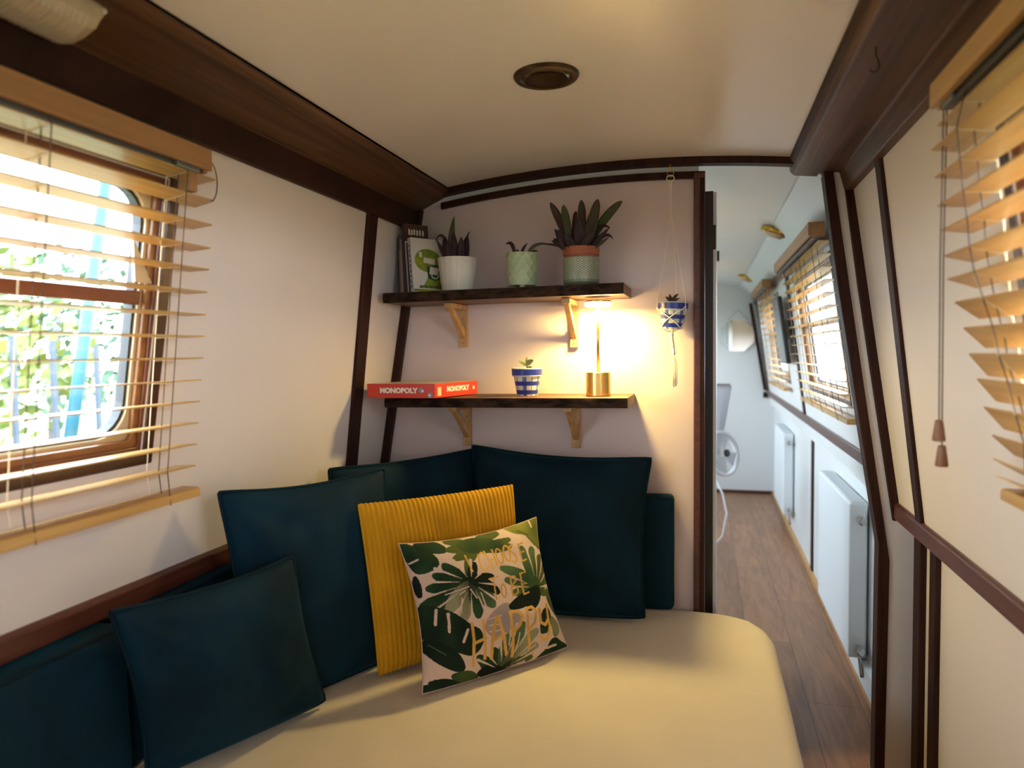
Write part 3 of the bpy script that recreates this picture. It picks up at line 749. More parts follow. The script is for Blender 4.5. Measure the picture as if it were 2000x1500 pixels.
    # top middle olive leaf
    for tip, ww, bd in (((405, 235), 26, .1), ((410, 300), 30, 0), ((450, 370), 30, -.1), ((540, 400), 30, -.1), ((830, 165), 30, -.15), ((720, 185), 24, -.1), ((905, 215), 26, .1), ((900, 270), 34, .1)):
        lobe((630, 270), tip, ww, dk if tip[1] > 200 and tip[0] > 800 else ol, ol, bd)
    poly(smooth_poly([(500, 240), (640, 200), (780, 220), (860, 280), (760, 320), (600, 330), (510, 300)]), md, ol)
    # top right yellow-green leaf
    poly(smooth_poly([(895, 125), (1030, 80), (1165, 35), (1185, 150), (1200, 290), (1120, 275), (1040, 190), (950, 170)]), ol, ye)
    for a, b_ in (((1095, 60), (1105, 115)), ((1060, 200), (1190, 310)), ((985, 150), (1060, 180))):
        m, _ = stroke([a, b_], 7, 7, 'line'); put(m < 0, cream if a[0] == 1095 else ol)
    # right big green leaf
    for tip, ww, bd in (((805, 445), 36, .12), ((840, 540), 36, .05), ((900, 640), 34, -.05), ((985, 280), 40, .0), ((1080, 285), 42, 0), ((1160, 345), 40, 0), ((1205, 430), 36, 0), ((1235, 520), 36, 0), ((1190, 650), 30, 0)):
        lobe((1105, 600), tip, ww, md, lt if tip[0] < 1100 else ol, bd)
    lobe((1105, 600), (875, 755), 42, dk, dk, -.12); lobe((1105, 610), (1030, 770), 40, dk, dk, -.1)
    splits((1105, 600), [(805, 445), (840, 540), (900, 640), (985, 280), (1080, 285), (1160, 345), (1205, 430), (1235, 520), (1190, 650)], cream)
    # left-middle monstera
    for tip, ww, bd, cb in (((545, 390), 34, .1, ol), ((370, 415), 40, -.12, md), ((300, 495), 38, -.1, md), ((255, 600), 44, -.06, md), ((235, 735), 60, -.12, md), ((400, 790), 44, .1, pale), ((520, 850), 44, .05, pale), ((625, 830), 42, -.1, md), ((735, 745), 46, -.12, lt), ((780, 640), 34, -.2, dk), ((735, 510), 28, -.12, dk), ((600, 410), 30, -.1, dk)):
        lobe((565, 555), tip, ww, dk, cb, bd)
    splits((565, 555), [(545, 390), (370, 415), (300, 495), (255, 600), (235, 735), (400, 790), (520, 850), (625, 830), (735, 745), (780, 640), (735, 510), (600, 410)], cream)
    for a, b_ in (((545, 590), (380, 650)), ((560, 610), (610, 680)), ((520, 620), (480, 650)), ((640, 640), (690, 760)), ((500, 680), (490, 800))):
        m, _ = stroke([a, b_], 5, 5, 'line'); put(m < 0, cream)
    # left-bottom dark leaf
    poly(smooth_poly([(215, 735), (350, 755), (450, 800), (560, 880), (650, 940), (668, 1050), (600, 1140), (470, 1110), (330, 1080), (250, 1010), (220, 880)]), dk, rgb(30, 54, 36))
    for a, b_ in (((318, 770), (318, 890)), ((400, 800), (418, 950)), ((548, 930), (518, 1030))):
        m, _ = stroke([a, b_], 10, 10, 'leaf'); put(m < 0, cream)
    lobe((245, 1040), (535, 1250), 62, dk, rgb(22, 40, 30), -.05)
    m, _ = stroke([(280, 1050), (400, 1130)], 4, 4, 'line'); put(m < 0, lt)
    # bottom centre monstera
    for tip, ww, bd, cb in (((650, 1150), 40, -.1, md), ((690, 1220), 36, 0, md), ((760, 1090), 40, 0, md), ((860, 980), 44, 0, lt), ((985, 880), 44, 0, lt), ((1110, 940), 50, 0, pale), ((1125, 1060), 46, 0, pale), ((1100, 1165), 34, -.1, ol), ((950, 1250), 28, .1, md), ((680, 1290), 40, .1, dk), ((780, 1325), 36, .05, dk)):
        lobe((855, 1265), tip, ww, dk, cb, bd)
    splits((855, 1265), [(650, 1150), (690, 1220), (760, 1090), (860, 980), (985, 880), (1110, 940), (1125, 1060), (1100, 1165), (950, 1250)], cream)
    for a, b_ in (((880, 930), (880, 1060)), ((960, 960), (940, 1110)), ((1000, 1150), (1110, 1060))):
        m, _ = stroke([a, b_], 5, 5, 'line'); put(m < 0, cream)
    # bottom left
    poly(smooth_poly([(455, 1300), (600, 1262), (695, 1340), (560, 1395)]), md, ol)
    poly(smooth_poly([(290, 1360), (430, 1325), (600, 1395), (430, 1440)]), dk, md); poly(smooth_poly([(255, 1385), (340, 1370), (440, 1430), (300, 1460), (258, 1450)]), dk, md)
    # bottom right and right edge
    poly(smooth_poly([(1270, 1005), (1350, 1040), (1418, 1080), (1360, 1130), (1240, 1180), (1140, 1200), (1210, 1090)]), dk, md)
    m, _ = stroke([(1215, 1090), (1300, 1065)], 10, 10, 'leaf'); put(m < 0, cream)
    poly(smooth_poly([(1205, 600), (1255, 640), (1290, 760), (1300, 830), (1240, 760), (1200, 680)]), md, ol)
    poly(smooth_poly([(1150, 790), (1210, 760), (1245, 830), (1220, 950), (1150, 970), (1135, 880)]), dk, md)
    poly(smooth_poly([(1245, 830), (1310, 880), (1330, 960), (1270, 1000), (1240, 920)]), ol, pale)
    lobe((175, 510), (215, 665), 18, dk, dk)
    # gold lettering: I CHOOSE TO BE HAPPY
    gold = np.array(rgb(212, 164, 84))[None, None] * (1 + .25 * nz[..., None])
    def ell(cx, cy, rx, ry, rot=0.12): 
        return [(cx + rx * math.cos(a) * math.cos(rot) - ry * math.sin(a) * math.sin(rot) * -1 * 0 - ry * math.sin(a) * -rot, cy + ry * math.sin(a)) for a in np.linspace(0, 2 * math.pi, 21)]
    thin = [[(535, 345), (580, 470)], [(690, 335), (668, 320), (642, 345), (640, 400), (652, 450), (680, 468), (712, 425)],
            [(690, 312), (742, 450)], [(752, 300), (775, 420)], [(712, 390), (765, 370)], ell(806, 352, 24, 60), ell(866, 330, 24, 62),
            [(915, 262), (890, 275), (893, 310), (928, 340), (942, 380), (925, 402), (900, 392)],
            [(960, 262), (985, 392)], [(960, 262), (1005, 245)], [(972, 325), (1008, 312)], [(985, 392), (1022, 376)],
            [(705, 532), (778, 512)], [(740, 522), (762, 692)], ell(822, 625, 18, 52),
            [(878, 515), (898, 668)], [(878, 515), (912, 508), (922, 545), (888, 590)], [(888, 590), (930, 590), (940, 640), (898, 668)],
            [(955, 490), (988, 655)], [(955, 490), (1000, 478)], [(970, 578), (1008, 566)], [(988, 655), (1028, 638)]]
    thick = [[(578, 880), (600, 1040), (618, 1225)], [(662, 860), (680, 1000), (702, 1165)], [(598, 1042), (690, 1000)],
             [(765, 830), (745, 980), (752, 1165)], [(778, 832), (830, 980), (870, 1135)], [(742, 1025), (840, 965)],
             [(868, 795), (900, 960), (924, 1150)], [(868, 795), (930, 785), (972, 830), (955, 900), (905, 960)],
             [(1005, 770), (1030, 920), (1056, 1092)], [(1005, 770), (1050, 755), (1090, 790), (1085, 880), (1035, 940)],
             [(1118, 772), (1140, 880), (1180, 900), (1205, 860)], [(1200, 740), (1222, 900), (1212, 1010), (1180, 1025), (1165, 1000)]]
    for grp, wd in ((thin, 6.5), (thick, 12.0)):
        for g in grp:
            best, _ = stroke(g if len(g) != 3 else [g[0], tuple((np.array(g[0]) + np.array(g[1])) / 2), g[1], tuple((np.array(g[1]) + np.array(g[2])) / 2), g[2]] , wd, wd, 'line', n=16 * max(2, len(g)) if len(g) > 2 else 40)
            put(best < 0, gold)
    return C
def leaf_cushion():
    N = 300
    TL, TR, BR, BL = map(Vector, ((-.763, 1.688, .858), (-.4833, 2.05, .859), (-.38, 1.989, .503), (-.677, 1.623, .503)))
    root = thing('printed_cushion', 'blush cushion printed with green monstera leaves and gold lettering', 'cushion', (BL + BR) / 2)
    nrm = ((TR - BL).cross(TL - BR)).normalized()
    if nrm.dot(EYE - TL) < 0: nrm = -nrm
    pinch = .035; th = .10
    def base(u, v):
        u2 = u * (1 - .10 * (1 - v * v)); v2 = v * (1 - .10 * (1 - u * u) if v < 0 else 1 + .03 * (1 - u * u))
        s, t = (u2 + 1) / 2, (v2 + 1) / 2
        return (TL * (1 - s) + TR * s) * (1 - t) + (BL * (1 - s) + BR * s) * t
    def hg(u, v): return th / 2 * max(0, 1 - abs(u) ** 2.4) ** .55 * max(0, 1 - abs(v) ** 2.4) ** .55
    def wk(u, v):
        k = min(1, 4 * (1 - abs(u))) * min(1, 4 * (1 - abs(v)))
        return k * (.005 * noise.noise((u * 2, v * 2, 4)) + .003 * noise.noise((u * 5, v * 5, 1)) + .005 * math.sin(8 * math.atan2(1 - v, 1 - u)) * math.exp(-((1 - u) ** 2 + (1 - v) ** 2) * 1.5))
    b = MB(); b.grid(lambda s, t: base(2 * s - 1, 2 * t - 1) + nrm * (hg(2 * s - 1, 2 * t - 1) + wk(2 * s - 1, 2 * t - 1)), N - 1, N - 1)
    o = b.build('printed_front', M_print, root, smooth=True, recalc=False)
    paint_col(o, leaf_print(N).reshape(-1, 3))
    b = MB(); b.grid(lambda s, t: base(2 * s - 1, 2 * t - 1) - nrm * .42 * hg(2 * s - 1, 2 * t - 1), 40, 40, flip=True); b.build('plain_back', M_blush, root, smooth=True)
    loop = [base(-1 + 2 * k / 30, -1) for k in range(30)] + [base(1, -1 + 2 * k / 30) for k in range(30)] + [base(1 - 2 * k / 30, 1) for k in range(30)] + [base(-1, 1 - 2 * k / 30) for k in range(31)]
    MB().tube(loop, .0018, 5, cap=False).build('seam', M_blush, root, smooth=True)
leaf_cushion()

# ------------------------------------------------------------------ shelves with brackets
def shelf(label, x0, x1, zl, zr, th, yf):
    root = thing('wall_shelf', label, 'shelf', ((x0 + x1) / 2, D, zl), 'rustic wooden wall shelves')
    nx = 90
    b = MB()
    def zt(x): return zl + (zr - zl) * (x - x0) / (x1 - x0)
    b.prism([(x0, yf + .006), (x1, yf + .006), (x1, D - .002), (x0, D - .002)], 'z', 0, 1)
    for v in b.bm.verts: v.co.z = zt(v.co.x) - (0 if v.co.z > .5 else th)
    b.build('board', M_shelf, root, bevel=.002)
    b = MB()
    def f(s, t):
        x = x0 + (x1 - x0) * s; zz = zt(x) - .0012 - (th - .001) * t
        e = .006 * math.sin(math.pi * min(1, max(0, t)))
        return (x, yf + .005 - e * .5 + .004 * noise.noise((x * 30, t * 2, zl * 10)) * math.sin(math.pi * t), zz + (.0015 * noise.noise((x * 50, t, 2)) if 0 < t < 1 else 0))
    b.grid(f, nx, 8); b.build('live_edge', M_bark, root, smooth=True)
    return root
shelf('upper rustic shelf carrying the books and three potted plants', -1.032, -.2385, 1.549, 1.556, .034, 2.192)
shelf('lower rustic shelf carrying the red game box and the lit lamp', -1.030, -.2270, 1.200, 1.205, .031, 2.185)
def bracket(label, x, zt, h, dep):
    root = thing('shelf_bracket', label, 'bracket', (x, D, zt - h), 'pine shelf brackets')
    w = .014
    wg = MB().box(x - w, D - .018, zt - h, x + w, D - .001, zt - .001).build('wall_leg', M_pine, root, bevel=.0015)
    MB().box(x - w, D - dep, zt - .018, x + w, D - .018, zt - .001).build('shelf_arm', M_pine, root, bevel=.0015)
    b = MB(); b.prism([(D - .018, zt - h + .028), (D - .018, zt - h + .058), (D - dep + .042, zt - .018), (D - dep + .012, zt - .018)], 'x', x - .009, x + .009); b.build('diagonal_brace', M_pine, root, bevel=.0015)
    for zz in (zt - h + .014, zt - .05):
        MB().lathe([(0, 0), (.0035, 0), (.0035, .0015), (0, .0015)], (x, D - .018, zz), 10, axis=(0, -1, 0)).build('screw', M_metal, wg)
for lab, x, zt, h in (('pine bracket under the upper shelf, below the white pot', -.828, 1.516, .148), ('pine bracket under the upper shelf, right beside the lit lamp', -.430, 1.5195, .158), ('pine bracket under the lower shelf, below the red game box', -.818, 1.170, .152), ('pine bracket under the lower shelf, left of the lamp base', -.427, 1.1725, .155)):
    bracket(lab, x, zt, h, .17)
ZU = lambda x: 1.5498 + .007 * (x + 1.032) / .7935
ZL_ = lambda x: 1.2007 + .005 * (x + 1.03) / .803

# ------------------------------------------------------------------ plants
def leaf_mesh(pts, w, fold=.25, tipw=.02, n=14, face=(0.1, -1, .1), blunt=False):
    """pts: 3 or 4 control points of the midrib; w: widest half width"""
    P = [Vector(p) for p in pts]
    def curve(t):
        if len(P) == 3: return P[0] * (1 - t) ** 2 + P[1] * 2 * t * (1 - t) + P[2] * t * t
        return P[0] * (1 - t) ** 3 + P[1] * 3 * t * (1 - t) ** 2 + P[2] * 3 * t * t * (1 - t) + P[3] * t ** 3
    b = MB(); rows = []
    fv = Vector(face).normalized()
    for i in range(n + 1):
        t = i / n; c = curve(t); tg = (curve(min(1, t + .02)) - curve(max(0, t - .02))).normalized()
        sd = tg.cross(fv); sd = sd.normalized() if sd.length > 1e-4 else Vector((1, 0, 0))
        nm = sd.cross(tg).normalized()
        ww = w * (math.sin(math.pi * (.18 + .82 * t) ** .9) ** .75 * .98 + .02) if t < 1 else w * tipw
        if blunt: ww = w * (.62 + .38 * min(1, t / .55)) * (math.sqrt(max(0, 1 - ((t - .62) / .385) ** 2)) if t > .62 else 1)
        rows.append([b.bm.verts.new(c + sd * ww * k + nm * (fold * ww * abs(k) + .0006 * q)) for q in (1, -1) for k in (-1, -.5, 0, .5, 1)])
    for a, c in zip(rows, rows[1:]):
        for k in range(4):
            b.bm.faces.new((a[k], a[k + 1], c[k + 1], c[k])); b.bm.faces.new((a[5 + k + 1], a[5 + k], c[5 + k], c[5 + k + 1]))
        b.bm.faces.new((a[0], c[0], c[5], a[5])); b.bm.faces.new((a[4], a[9], c[9], c[4]))
    b.bm.faces.new(rows[0][:5] + rows[0][:4:-1]); b.bm.faces.new(rows[-1][:5][::-1] + rows[-1][5:])
    return b
def pot_soil(root, c, r, z): MB().lathe([(0, z), (r * .5, z + .002), (r, z), (r, z - .01), (0, z - .01)], c, 24).build('soil', M_soil, root, smooth=False)

# white ribbed pot
cx, cy = -.808, 2.305; cz = ZU(cx)
root = thing('potted_plant', 'dark purple spiky plant in a white ribbed pot beside the green book', 'plant', (cx, cy, cz), 'potted plants on the shelves')
MB().lathe([(0, 0), (.050, 0), (.052, .002), (.0665, .112), (.066, .114), (.061, .114), (.058, .10), (0, .10)], (cx, cy, cz), 168, rmod=lambda a, z: 1 + .022 * (abs(math.sin(a * 14)) - .5) if z < .111 else 1).build('pot', M_potwhite, root, smooth=True)
pot_soil(root, (cx, cy, cz), .056, .106)
T = cz + .106
for pts, w, m in (([(cx - .012, cy, T), (cx - .022, cy - .01, T + .07), (cx - .004, cy - .01, T + .150)], .013, M_leafgreen),
                  ([(cx - .02, cy, T), (cx - .032, cy, T + .075), (cx - .055, cy - .005, T + .115), (cx - .074, cy - .01, T + .066)], .0055, M_leafdark),
                  ([(cx - .028, cy, T), (cx - .050, cy - .01, T + .03), (cx - .066, cy - .02, T + .075)], .008, M_leafdark),
                  ([(cx - .022, cy - .02, T), (cx - .036, cy - .02, T + .04), (cx - .040, cy - .02, T + .075)], .011, M_leafdark),
                  ([(cx + .003, cy - .02, T), (cx + .002, cy - .025, T + .05), (cx - .001, cy - .03, T + .092)], .012, M_leafdark),
                  ([(cx + .006, cy + .005, T), (cx + .012, cy + .01, T + .05), (cx + .044, cy + .01, T + .100)], .006, M_leafdark),
                  ([(cx + .018, cy - .02, T), (cx + .026, cy - .03, T + .04), (cx + .026, cy - .03, T + .075)], .013, M_leafdark),
                  ([(cx + .030, cy, T), (cx + .040, cy - .005, T + .04), (cx + .042, cy - .01, T + .082)], .009, M_leafdark),
                  ([(cx - .008, cy - .03, T), (cx - .014, cy - .045, T + .03), (cx - .018, cy - .05, T + .062)], .014, M_leafdark),
                  ([(cx + .012, cy + .02, T), (cx + .016, cy + .03, T + .05), (cx + .014, cy + .04, T + .07)], .013, M_leafdark),
                  ([(cx - .016, cy + .02, T), (cx - .022, cy + .03, T + .04), (cx - .030, cy + .04, T + .07)], .012, M_leafdark)):
    leaf_mesh(pts, w).build('leaf', m, root, smooth=True)

# pale green faceted pot on feet
cx, cy = -.583, 2.305; cz = ZU(cx)
root = thing('potted_plant', 'small spindly plant in a pale green faceted pot on three feet', 'plant', (cx, cy, cz), 'potted plants on the shelves')
b = MB(); nf = 12; rows = []
for j in range(7):
    z = .012 + .106 * j / 6; r = .0475 + .005 * j / 6
    rows.append([b.bm.verts.new((cx + r * (1 + (.03 if True else 0)) * math.cos(2 * math.pi * (k + .5 * (j % 2)) / nf), cy + r * 1.03 * math.sin(2 * math.pi * (k + .5 * (j % 2)) / nf), cz + z)) for k in range(nf)])
for j in range(6):
    A, Bv = rows[j], rows[j + 1]
    for k in range(nf):
        k2 = (k + 1) % nf
        if j % 2 == 0: b.bm.faces.new((A[k], A[k2], Bv[k])); b.bm.faces.new((A[k2], Bv[k2], Bv[k]))
        else: b.bm.faces.new((A[k], Bv[k2], Bv[k])); b.bm.faces.new((A[k], A[k2], Bv[k2]))
b.bm.faces.new(rows[0][::-1])
inner = [b.bm.verts.new((cx + .046 * math.cos(2 * math.pi * k / nf), cy + .046 * math.sin(2 * math.pi * k / nf), cz + .118)) for k in range(nf)]
low = [b.bm.verts.new((cx + .044 * math.cos(2 * math.pi * k / nf), cy + .044 * math.sin(2 * math.pi * k / nf), cz + .100)) for k in range(nf)]
for A, Bv in ((rows[6], inner), (inner, low)):
    for k in range(nf): b.bm.faces.new((A[k], A[(k + 1) % nf], Bv[(k + 1) % nf], Bv[k]))
b.bm.faces.new(low)
b.build('pot', M_potgreen, root)
for k in range(3):
    a = math.radians(-75 + 120 * k); MB().lathe([(0, 0), (.007, 0), (.009, .013), (0, .013)], (cx + .034 * math.cos(a), cy + .034 * math.sin(a), cz), 12).build('foot', M_potgreen, root, smooth=True)
pot_soil(root, (cx, cy, cz), .043, .108)
T = cz + .108
for pts, w, m in (([(cx - .020, cy - .01, T), (cx - .026, cy - .01, T + .045), (cx - .036, cy - .01, T + .052), (cx - .052, cy - .012, T + .040)], .0065, M_leafdark),
                  ([(cx - .004, cy, T), (cx + .004, cy, T + .03), (cx + .020, cy, T + .044)], .005, M_leafdark),
                  ([(cx + .020, cy - .01, T), (cx + .034, cy - .01, T + .034), (cx + .060, cy - .014, T + .042), (cx + .094, cy - .016, T + .034)], .006, M_leafgrey),
                  ([(cx + .03, cy - .01, T + .004), (cx + .045, cy - .02, T + .02), (cx + .062, cy - .024, T + .010)], .0035, M_leafdark),
                  ([(cx - .006, cy - .01, T), (cx - .010, cy - .02, T + .015), (cx - .008, cy - .025, T + .022)], .006, M_leafdark),
                  ([(cx + .004, cy - .01, T), (cx + .010, cy - .02, T + .012), (cx + .012, cy - .025, T + .018)], .006, M_leafdark)):
    leaf_mesh(pts, w).build('leaf', m, root, smooth=True)

# chevron sage pot with a terracotta inner pot
cx, cy = -.386, 2.305; cz = ZU(cx)
root = thing('potted_plant', 'bushy bronze leaved plant in a terracotta pot inside a sage chevron pot', 'plant', (cx, cy, cz), 'potted plants on the shelves')
b = MB(); prof = [(0.0, 0), (.040, 0), (.045, .002)] + [(.045 + .0135 * min(1, k / 6) ** .6, .004 + .087 * k / 60) for k in range(1, 61)] + [(.0575, .092), (.054, .092), (.052, .07), (0, .07)]
nseg = 160
b.lathe(prof, (cx, cy, cz), nseg)
o = b.build('outer_pot', M_vpot, root, smooth=True)
cols = []
for v in o.data.vertices:
    z = v.co.z - cz; a = math.atan2(v.co.y - cy, v.co.x - cx); k = (a / (2 * math.pi) * 30) % 1; zz = abs(k - .5) * 2
    st = ((z - .0) / .0072 + zz * .9) % 1
    cols.append(rgb(112, 122, 98) if z < .020 else (rgb(186, 186, 158) if st < .5 else rgb(84, 98, 82)))
paint_col(o, cols)
MB().lathe([(0, .05), (.046, .05), (.052, .085), (.0535, .100), (.058, .100), (.059, .124), (.0585, .126), (.053, .126), (.050, .115), (0, .115)], (cx, cy, cz), 40).build('inner_pot', M_terra, root, smooth=False, bevel=.001)
pot_soil(root, (cx, cy, cz), .050, .119)
T = cz + .119
def PL(px, py, dy=0.0): return (cx + (px - 1137) * .00168, cy + dy, T + (480 - py) * .00168)
for a_, w, m in (([PL(1118, 478), PL(1108, 440, -.01), PL(1080, 389, -.02)], .0125, M_leafbr), ([PL(1120, 478, -.02), PL(1114, 435, -.03), PL(1107, 397, -.035)], .0115, M_leafgreen),
                 ([PL(1134, 478, .02), PL(1139, 430, .02), PL(1136, 383, .02)], .0125, M_leafbr), ([PL(1140, 478, .03), PL(1143, 430, .04), PL(1164, 387, .05)], .009, M_leafbr),
                 ([PL(1152, 478, -.01), PL(1160, 435, -.02), PL(1172, 389, -.025)], .0145, M_leafbr), ([PL(1150, 478, .01), PL(1172, 425, .01), PL(1215, 391, .01)], .013, M_leafgreen),
                 ([PL(1122, 478, .0), PL(1124, 420, 0), PL(1128, 400, -.01), PL(1131, 415, -.015)], .008, M_leafdark), ([PL(1138, 482, -.03), PL(1140, 450, -.05), PL(1139, 424, -.06)], .021, M_leafdark),
                 ([PL(1146, 482, -.03), PL(1155, 455, -.05), PL(1156, 428, -.055)], .012, M_leafdark), ([PL(1118, 482, -.02), PL(1104, 468, -.03), PL(1090, 440, -.035)], .014, M_leafdark),
                 ([PL(1122, 482, -.03), PL(1106, 466, -.04), PL(1098, 443, -.05)], .015, M_leafdark), ([PL(1118, 482, -.0), PL(1100, 462, -.0), PL(1083, 456, -.0)], .011, M_leafdark),
                 ([PL(1116, 480, -.01), PL(1090, 466, -.015), PL(1058, 467, -.02)], .0045, M_leafdark), ([PL(1118, 484, -.02), PL(1100, 470, -.03), PL(1083, 462, -.03)], .011, M_leafdark),
                 ([PL(1158, 480, 0), PL(1166, 430, 0), PL(1178, 434, -.01), PL(1195, 443, -.02)], .008, M_leafdark), ([PL(1154, 482, -.02), PL(1172, 466, -.03), PL(1195, 443, -.035)], .0095, M_leafdark),
                 ([PL(1156, 480, 0), PL(1180, 450, 0), PL(1192, 450, -.01), PL(1199, 464, -.01)], .006, M_leafdark), ([PL(1156, 482, -.02), PL(1176, 474, -.03), PL(1195, 460, -.035)], .006, M_leafbr),
                 ([PL(1144, 482, -.04), PL(1152, 466, -.055), PL(1168, 452, -.06)], .014, M_leafdark), ([PL(1128, 482, -.04), PL(1120, 466, -.055), PL(1112, 452, -.06)], .014, M_leafdark),
                 ([PL(1130, 478, .0), PL(1122, 440, .01), PL(1124, 415, .02)], .010, M_leafdark), ([PL(1144, 478, .0), PL(1150, 445, .01), PL(1148, 420, .02)], .012, M_leafdark)):
    leaf_mesh(a_, w * (1.12 if m is not M_leafdark else .95), blunt=m is not M_leafdark and w > .0085).build('leaf', m, root, smooth=True)

# blue checked pots
def gingham_pot(root, c, s=1.0, axis=None):
    b = MB(); prof = [(0, 0), (.0335, 0), (.034, .001)] + [(.034 + .0105 * k / 30, .002 + .062 * k / 30) for k in range(31)] + [(.0500, .0645)] + [(.0500 + .0015 * k / 8, .066 + .024 * k / 8) for k in range(9)] + [(.050, .092), (.047, .092), (.045, .075), (0, .075)]
    b.lathe([(r * s, z * s) for r, z in prof], c, 120, axis=axis)
    o = b.build('pot', M_vpot, root, smooth=True)
    az = Vector(axis).normalized() if axis else Vector((0, 0, 1)); ax = az.orthogonal().normalized() if axis else Vector((1, 0, 0)); ay = az.cross(ax)
    wh, bl, mdb, blk = rgb(205, 205, 190), rgb(30, 48, 140), rgb(84, 104, 168), rgb(28, 34, 70); cols = []
    for v in o.data.vertices:
        d = v.co - Vector(c); z = d.dot(az) / s; a = (math.atan2(d.dot(ay), d.dot(ax)) / (2 * math.pi)) % 1
        band = (.006 < z < .020) or (.034 < z < .048) or (.0668 < z < .0885)
        k = (a * 5 + .37) % 1; vert = k < .24; line = abs(k - .62) < .022 or k < .03 or abs(k - .24) < .016
        r = math.hypot(d.dot(ax), d.dot(ay)) / s
        col = wh
        if z > .0905: col = wh
        elif band: col = bl if not vert else rgb(26, 40, 116)
        elif z < .064 and line: col = blk
        elif z < .064 and vert: col = mdb
        cols.append(col)
    paint_col(o, cols)
    return o
cx, cy = -.5705, 2.31; cz = ZL_(cx)
root = thing('potted_plant', 'small succulent in a blue and white checked pot standing on the lower shelf', 'plant', (cx, cy, cz), 'potted plants on the shelves')
gingham_pot(root, (cx, cy, cz), 1.0); pot_soil(root, (cx, cy, cz), .0455, .084)
T = cz + .086
MB().tube([(cx, cy, T), (cx + .001, cy, T + .02), (cx - .001, cy, T + .036)], .0022, 6).build('stem', M_succ, root)
for pts, w in (([(cx, cy, T + .016), (cx - .012, cy - .004, T + .020), (cx - .027, cy - .006, T + .030)], .0055), ([(cx, cy, T + .018), (cx + .010, cy - .002, T + .028), (cx + .024, cy - .004, T + .031)], .0085),
               ([(cx, cy, T + .02), (cx - .002, cy, T + .034), (cx + .002, cy, T + .042)], .004), ([(cx + .001, cy - .01, T), (cx + .010, cy - .014, T + .008), (cx + .022, cy - .018, T + .009)], .006), ([(cx - .002, cy - .01, T), (cx - .012, cy - .016, T + .003), (cx - .020, cy - .018, T + .002)], .004)):
    leaf_mesh(pts, w, fold=.1).build('leaf', M_succ, root, smooth=True)

# hanging planter
def hanging():
    hx, hy = -.108, D - .045
    root = thing('hanging_planter', 'blue checked pot hanging in a white macrame holder from the ceiling trim', 'planter', (hx, hy, 1.20))
    tilt = Vector((.05, 0, 1)).normalized(); c = Vector((-.1035, 2.372, 1.4165))
    gp = gingham_pot(root, c, .94, tilt)
    MB().lathe([(0, .078), (.042, .078), (.042, .070), (0, .070)], c, 24, axis=tilt).build('soil', M_soil, gp)
    T = c + tilt * .082
    for dx, dz, w in ((-.024, .022, .005), (-.012, .030, .005), (.0, .018, .005), (.018, .030, .006), (.022, .016, .005), (-.018, .008, .004)):
        leaf_mesh([T + Vector((-.004, 0, 0)), T + Vector((dx * .4 - .004, -.004, dz * .8)), T + Vector((dx, -.006, dz))], w).build('leaf', M_leafbr, root, smooth=True)
    # screw hook and ring
    hk = [(hx, hy, 1.945), (hx, hy, 1.925)] + [(hx + .010 * math.sin(a), hy, 1.915 + .010 * math.cos(a)) for a in np.linspace(0, 5.2, 12)]
    ho = MB().tube(hk, .0016, 6).build('hook', M_brasslight, root)
    MB().tube([(hx + .012 * math.cos(a), hy - .001, 1.900 + .010 * math.sin(a)) for a in np.linspace(0, 2 * math.pi, 17)], .0015, 6, cap=False).build('ring', M_rope, ho)
    def braid(p0, p1, r, turns, rad):
        b = MB(); p0, p1 = Vector(p0), Vector(p1)
        for ph in (0, 2.09, 4.19):
            b.tube([p0.lerp(p1, t) + Vector((math.cos(turns * 6.283 * t + ph), math.sin(turns * 6.283 * t + ph), 0)) * rad for t in np.linspace(0, 1, 60)], r, 5)
        return b
    braid((hx, hy, 1.892), (hx + .002, hy, 1.785), .0022, 5, .0028).build('twisted_cord', M_rope, root, smooth=True)
    k = Vector((hx + .002, hy, 1.785)); ra = .052
    cR = c + tilt * .072
    rim = []
    for i, a in enumerate((200, 320, 80)):
        a = math.radians(a); q = cR + Vector((math.cos(a), math.sin(a) * .9, 0)) * ra; rim.append(q)
        MB().tube([k, k.lerp(q, .5) + Vector((.002 * i, 0, 0)), q + Vector((0, 0, .02)), q], .0011, 5).build('strand', M_rope, root)
    kn = c - tilt * .010
    b = MB()
    def side(a, z): r = (.0355 + (.0118 * z / .066 if z < .062 else .0155)) * .97; return c + Vector((math.cos(a) * r, math.sin(a) * r, 0)) + tilt * z
    for i in range(3):
        a0 = math.radians((200, 320, 440)[i]); am = a0 + math.radians(60); am2 = a0 - math.radians(60)
        for m in (am, am2):
            pts = [rim[i]] + [side(a0 + (m - a0) * t, .066 - .030 * t) for t in np.linspace(0.1, 1, 6)]
            pts += [side(m + (a0 - m) * t, .036 - .034 * t) for t in np.linspace(.15, 1, 6)] + [kn + (side(a0, .0) - kn) * .5, kn]
            b.tube(pts, .0019, 5)
    ne = b.build('netting', M_rope, root, smooth=True)
    MB().lathe([(0, .008), (.006, .005), (.007, 0), (.005, -.006), (0, -.008)], kn - Vector((0, 0, .006)), 12).build('knot', M_rope, ne, smooth=True)
    e = Vector((-.097, 2.372, 1.335)); braid(kn - Vector((0, 0, .012)), e, .0026, 3.5, .0034).build('braided_tail', M_rope, root, smooth=True)
    b = MB()
    for i in range(9):
        a = i * 2.4; o_ = Vector((math.cos(a), math.sin(a), 0)) * (.002 + .0006 * i); L = .095 + .02 * random.random()
        b.tube([e, e + o_ * 1.5 - Vector((0, 0, L * .4)), e + o_ * 1.1 + Vector((.003, 0, -L))], .0010, 4)
    b.build('tassel', M_rope, root, smooth=True)
hanging()

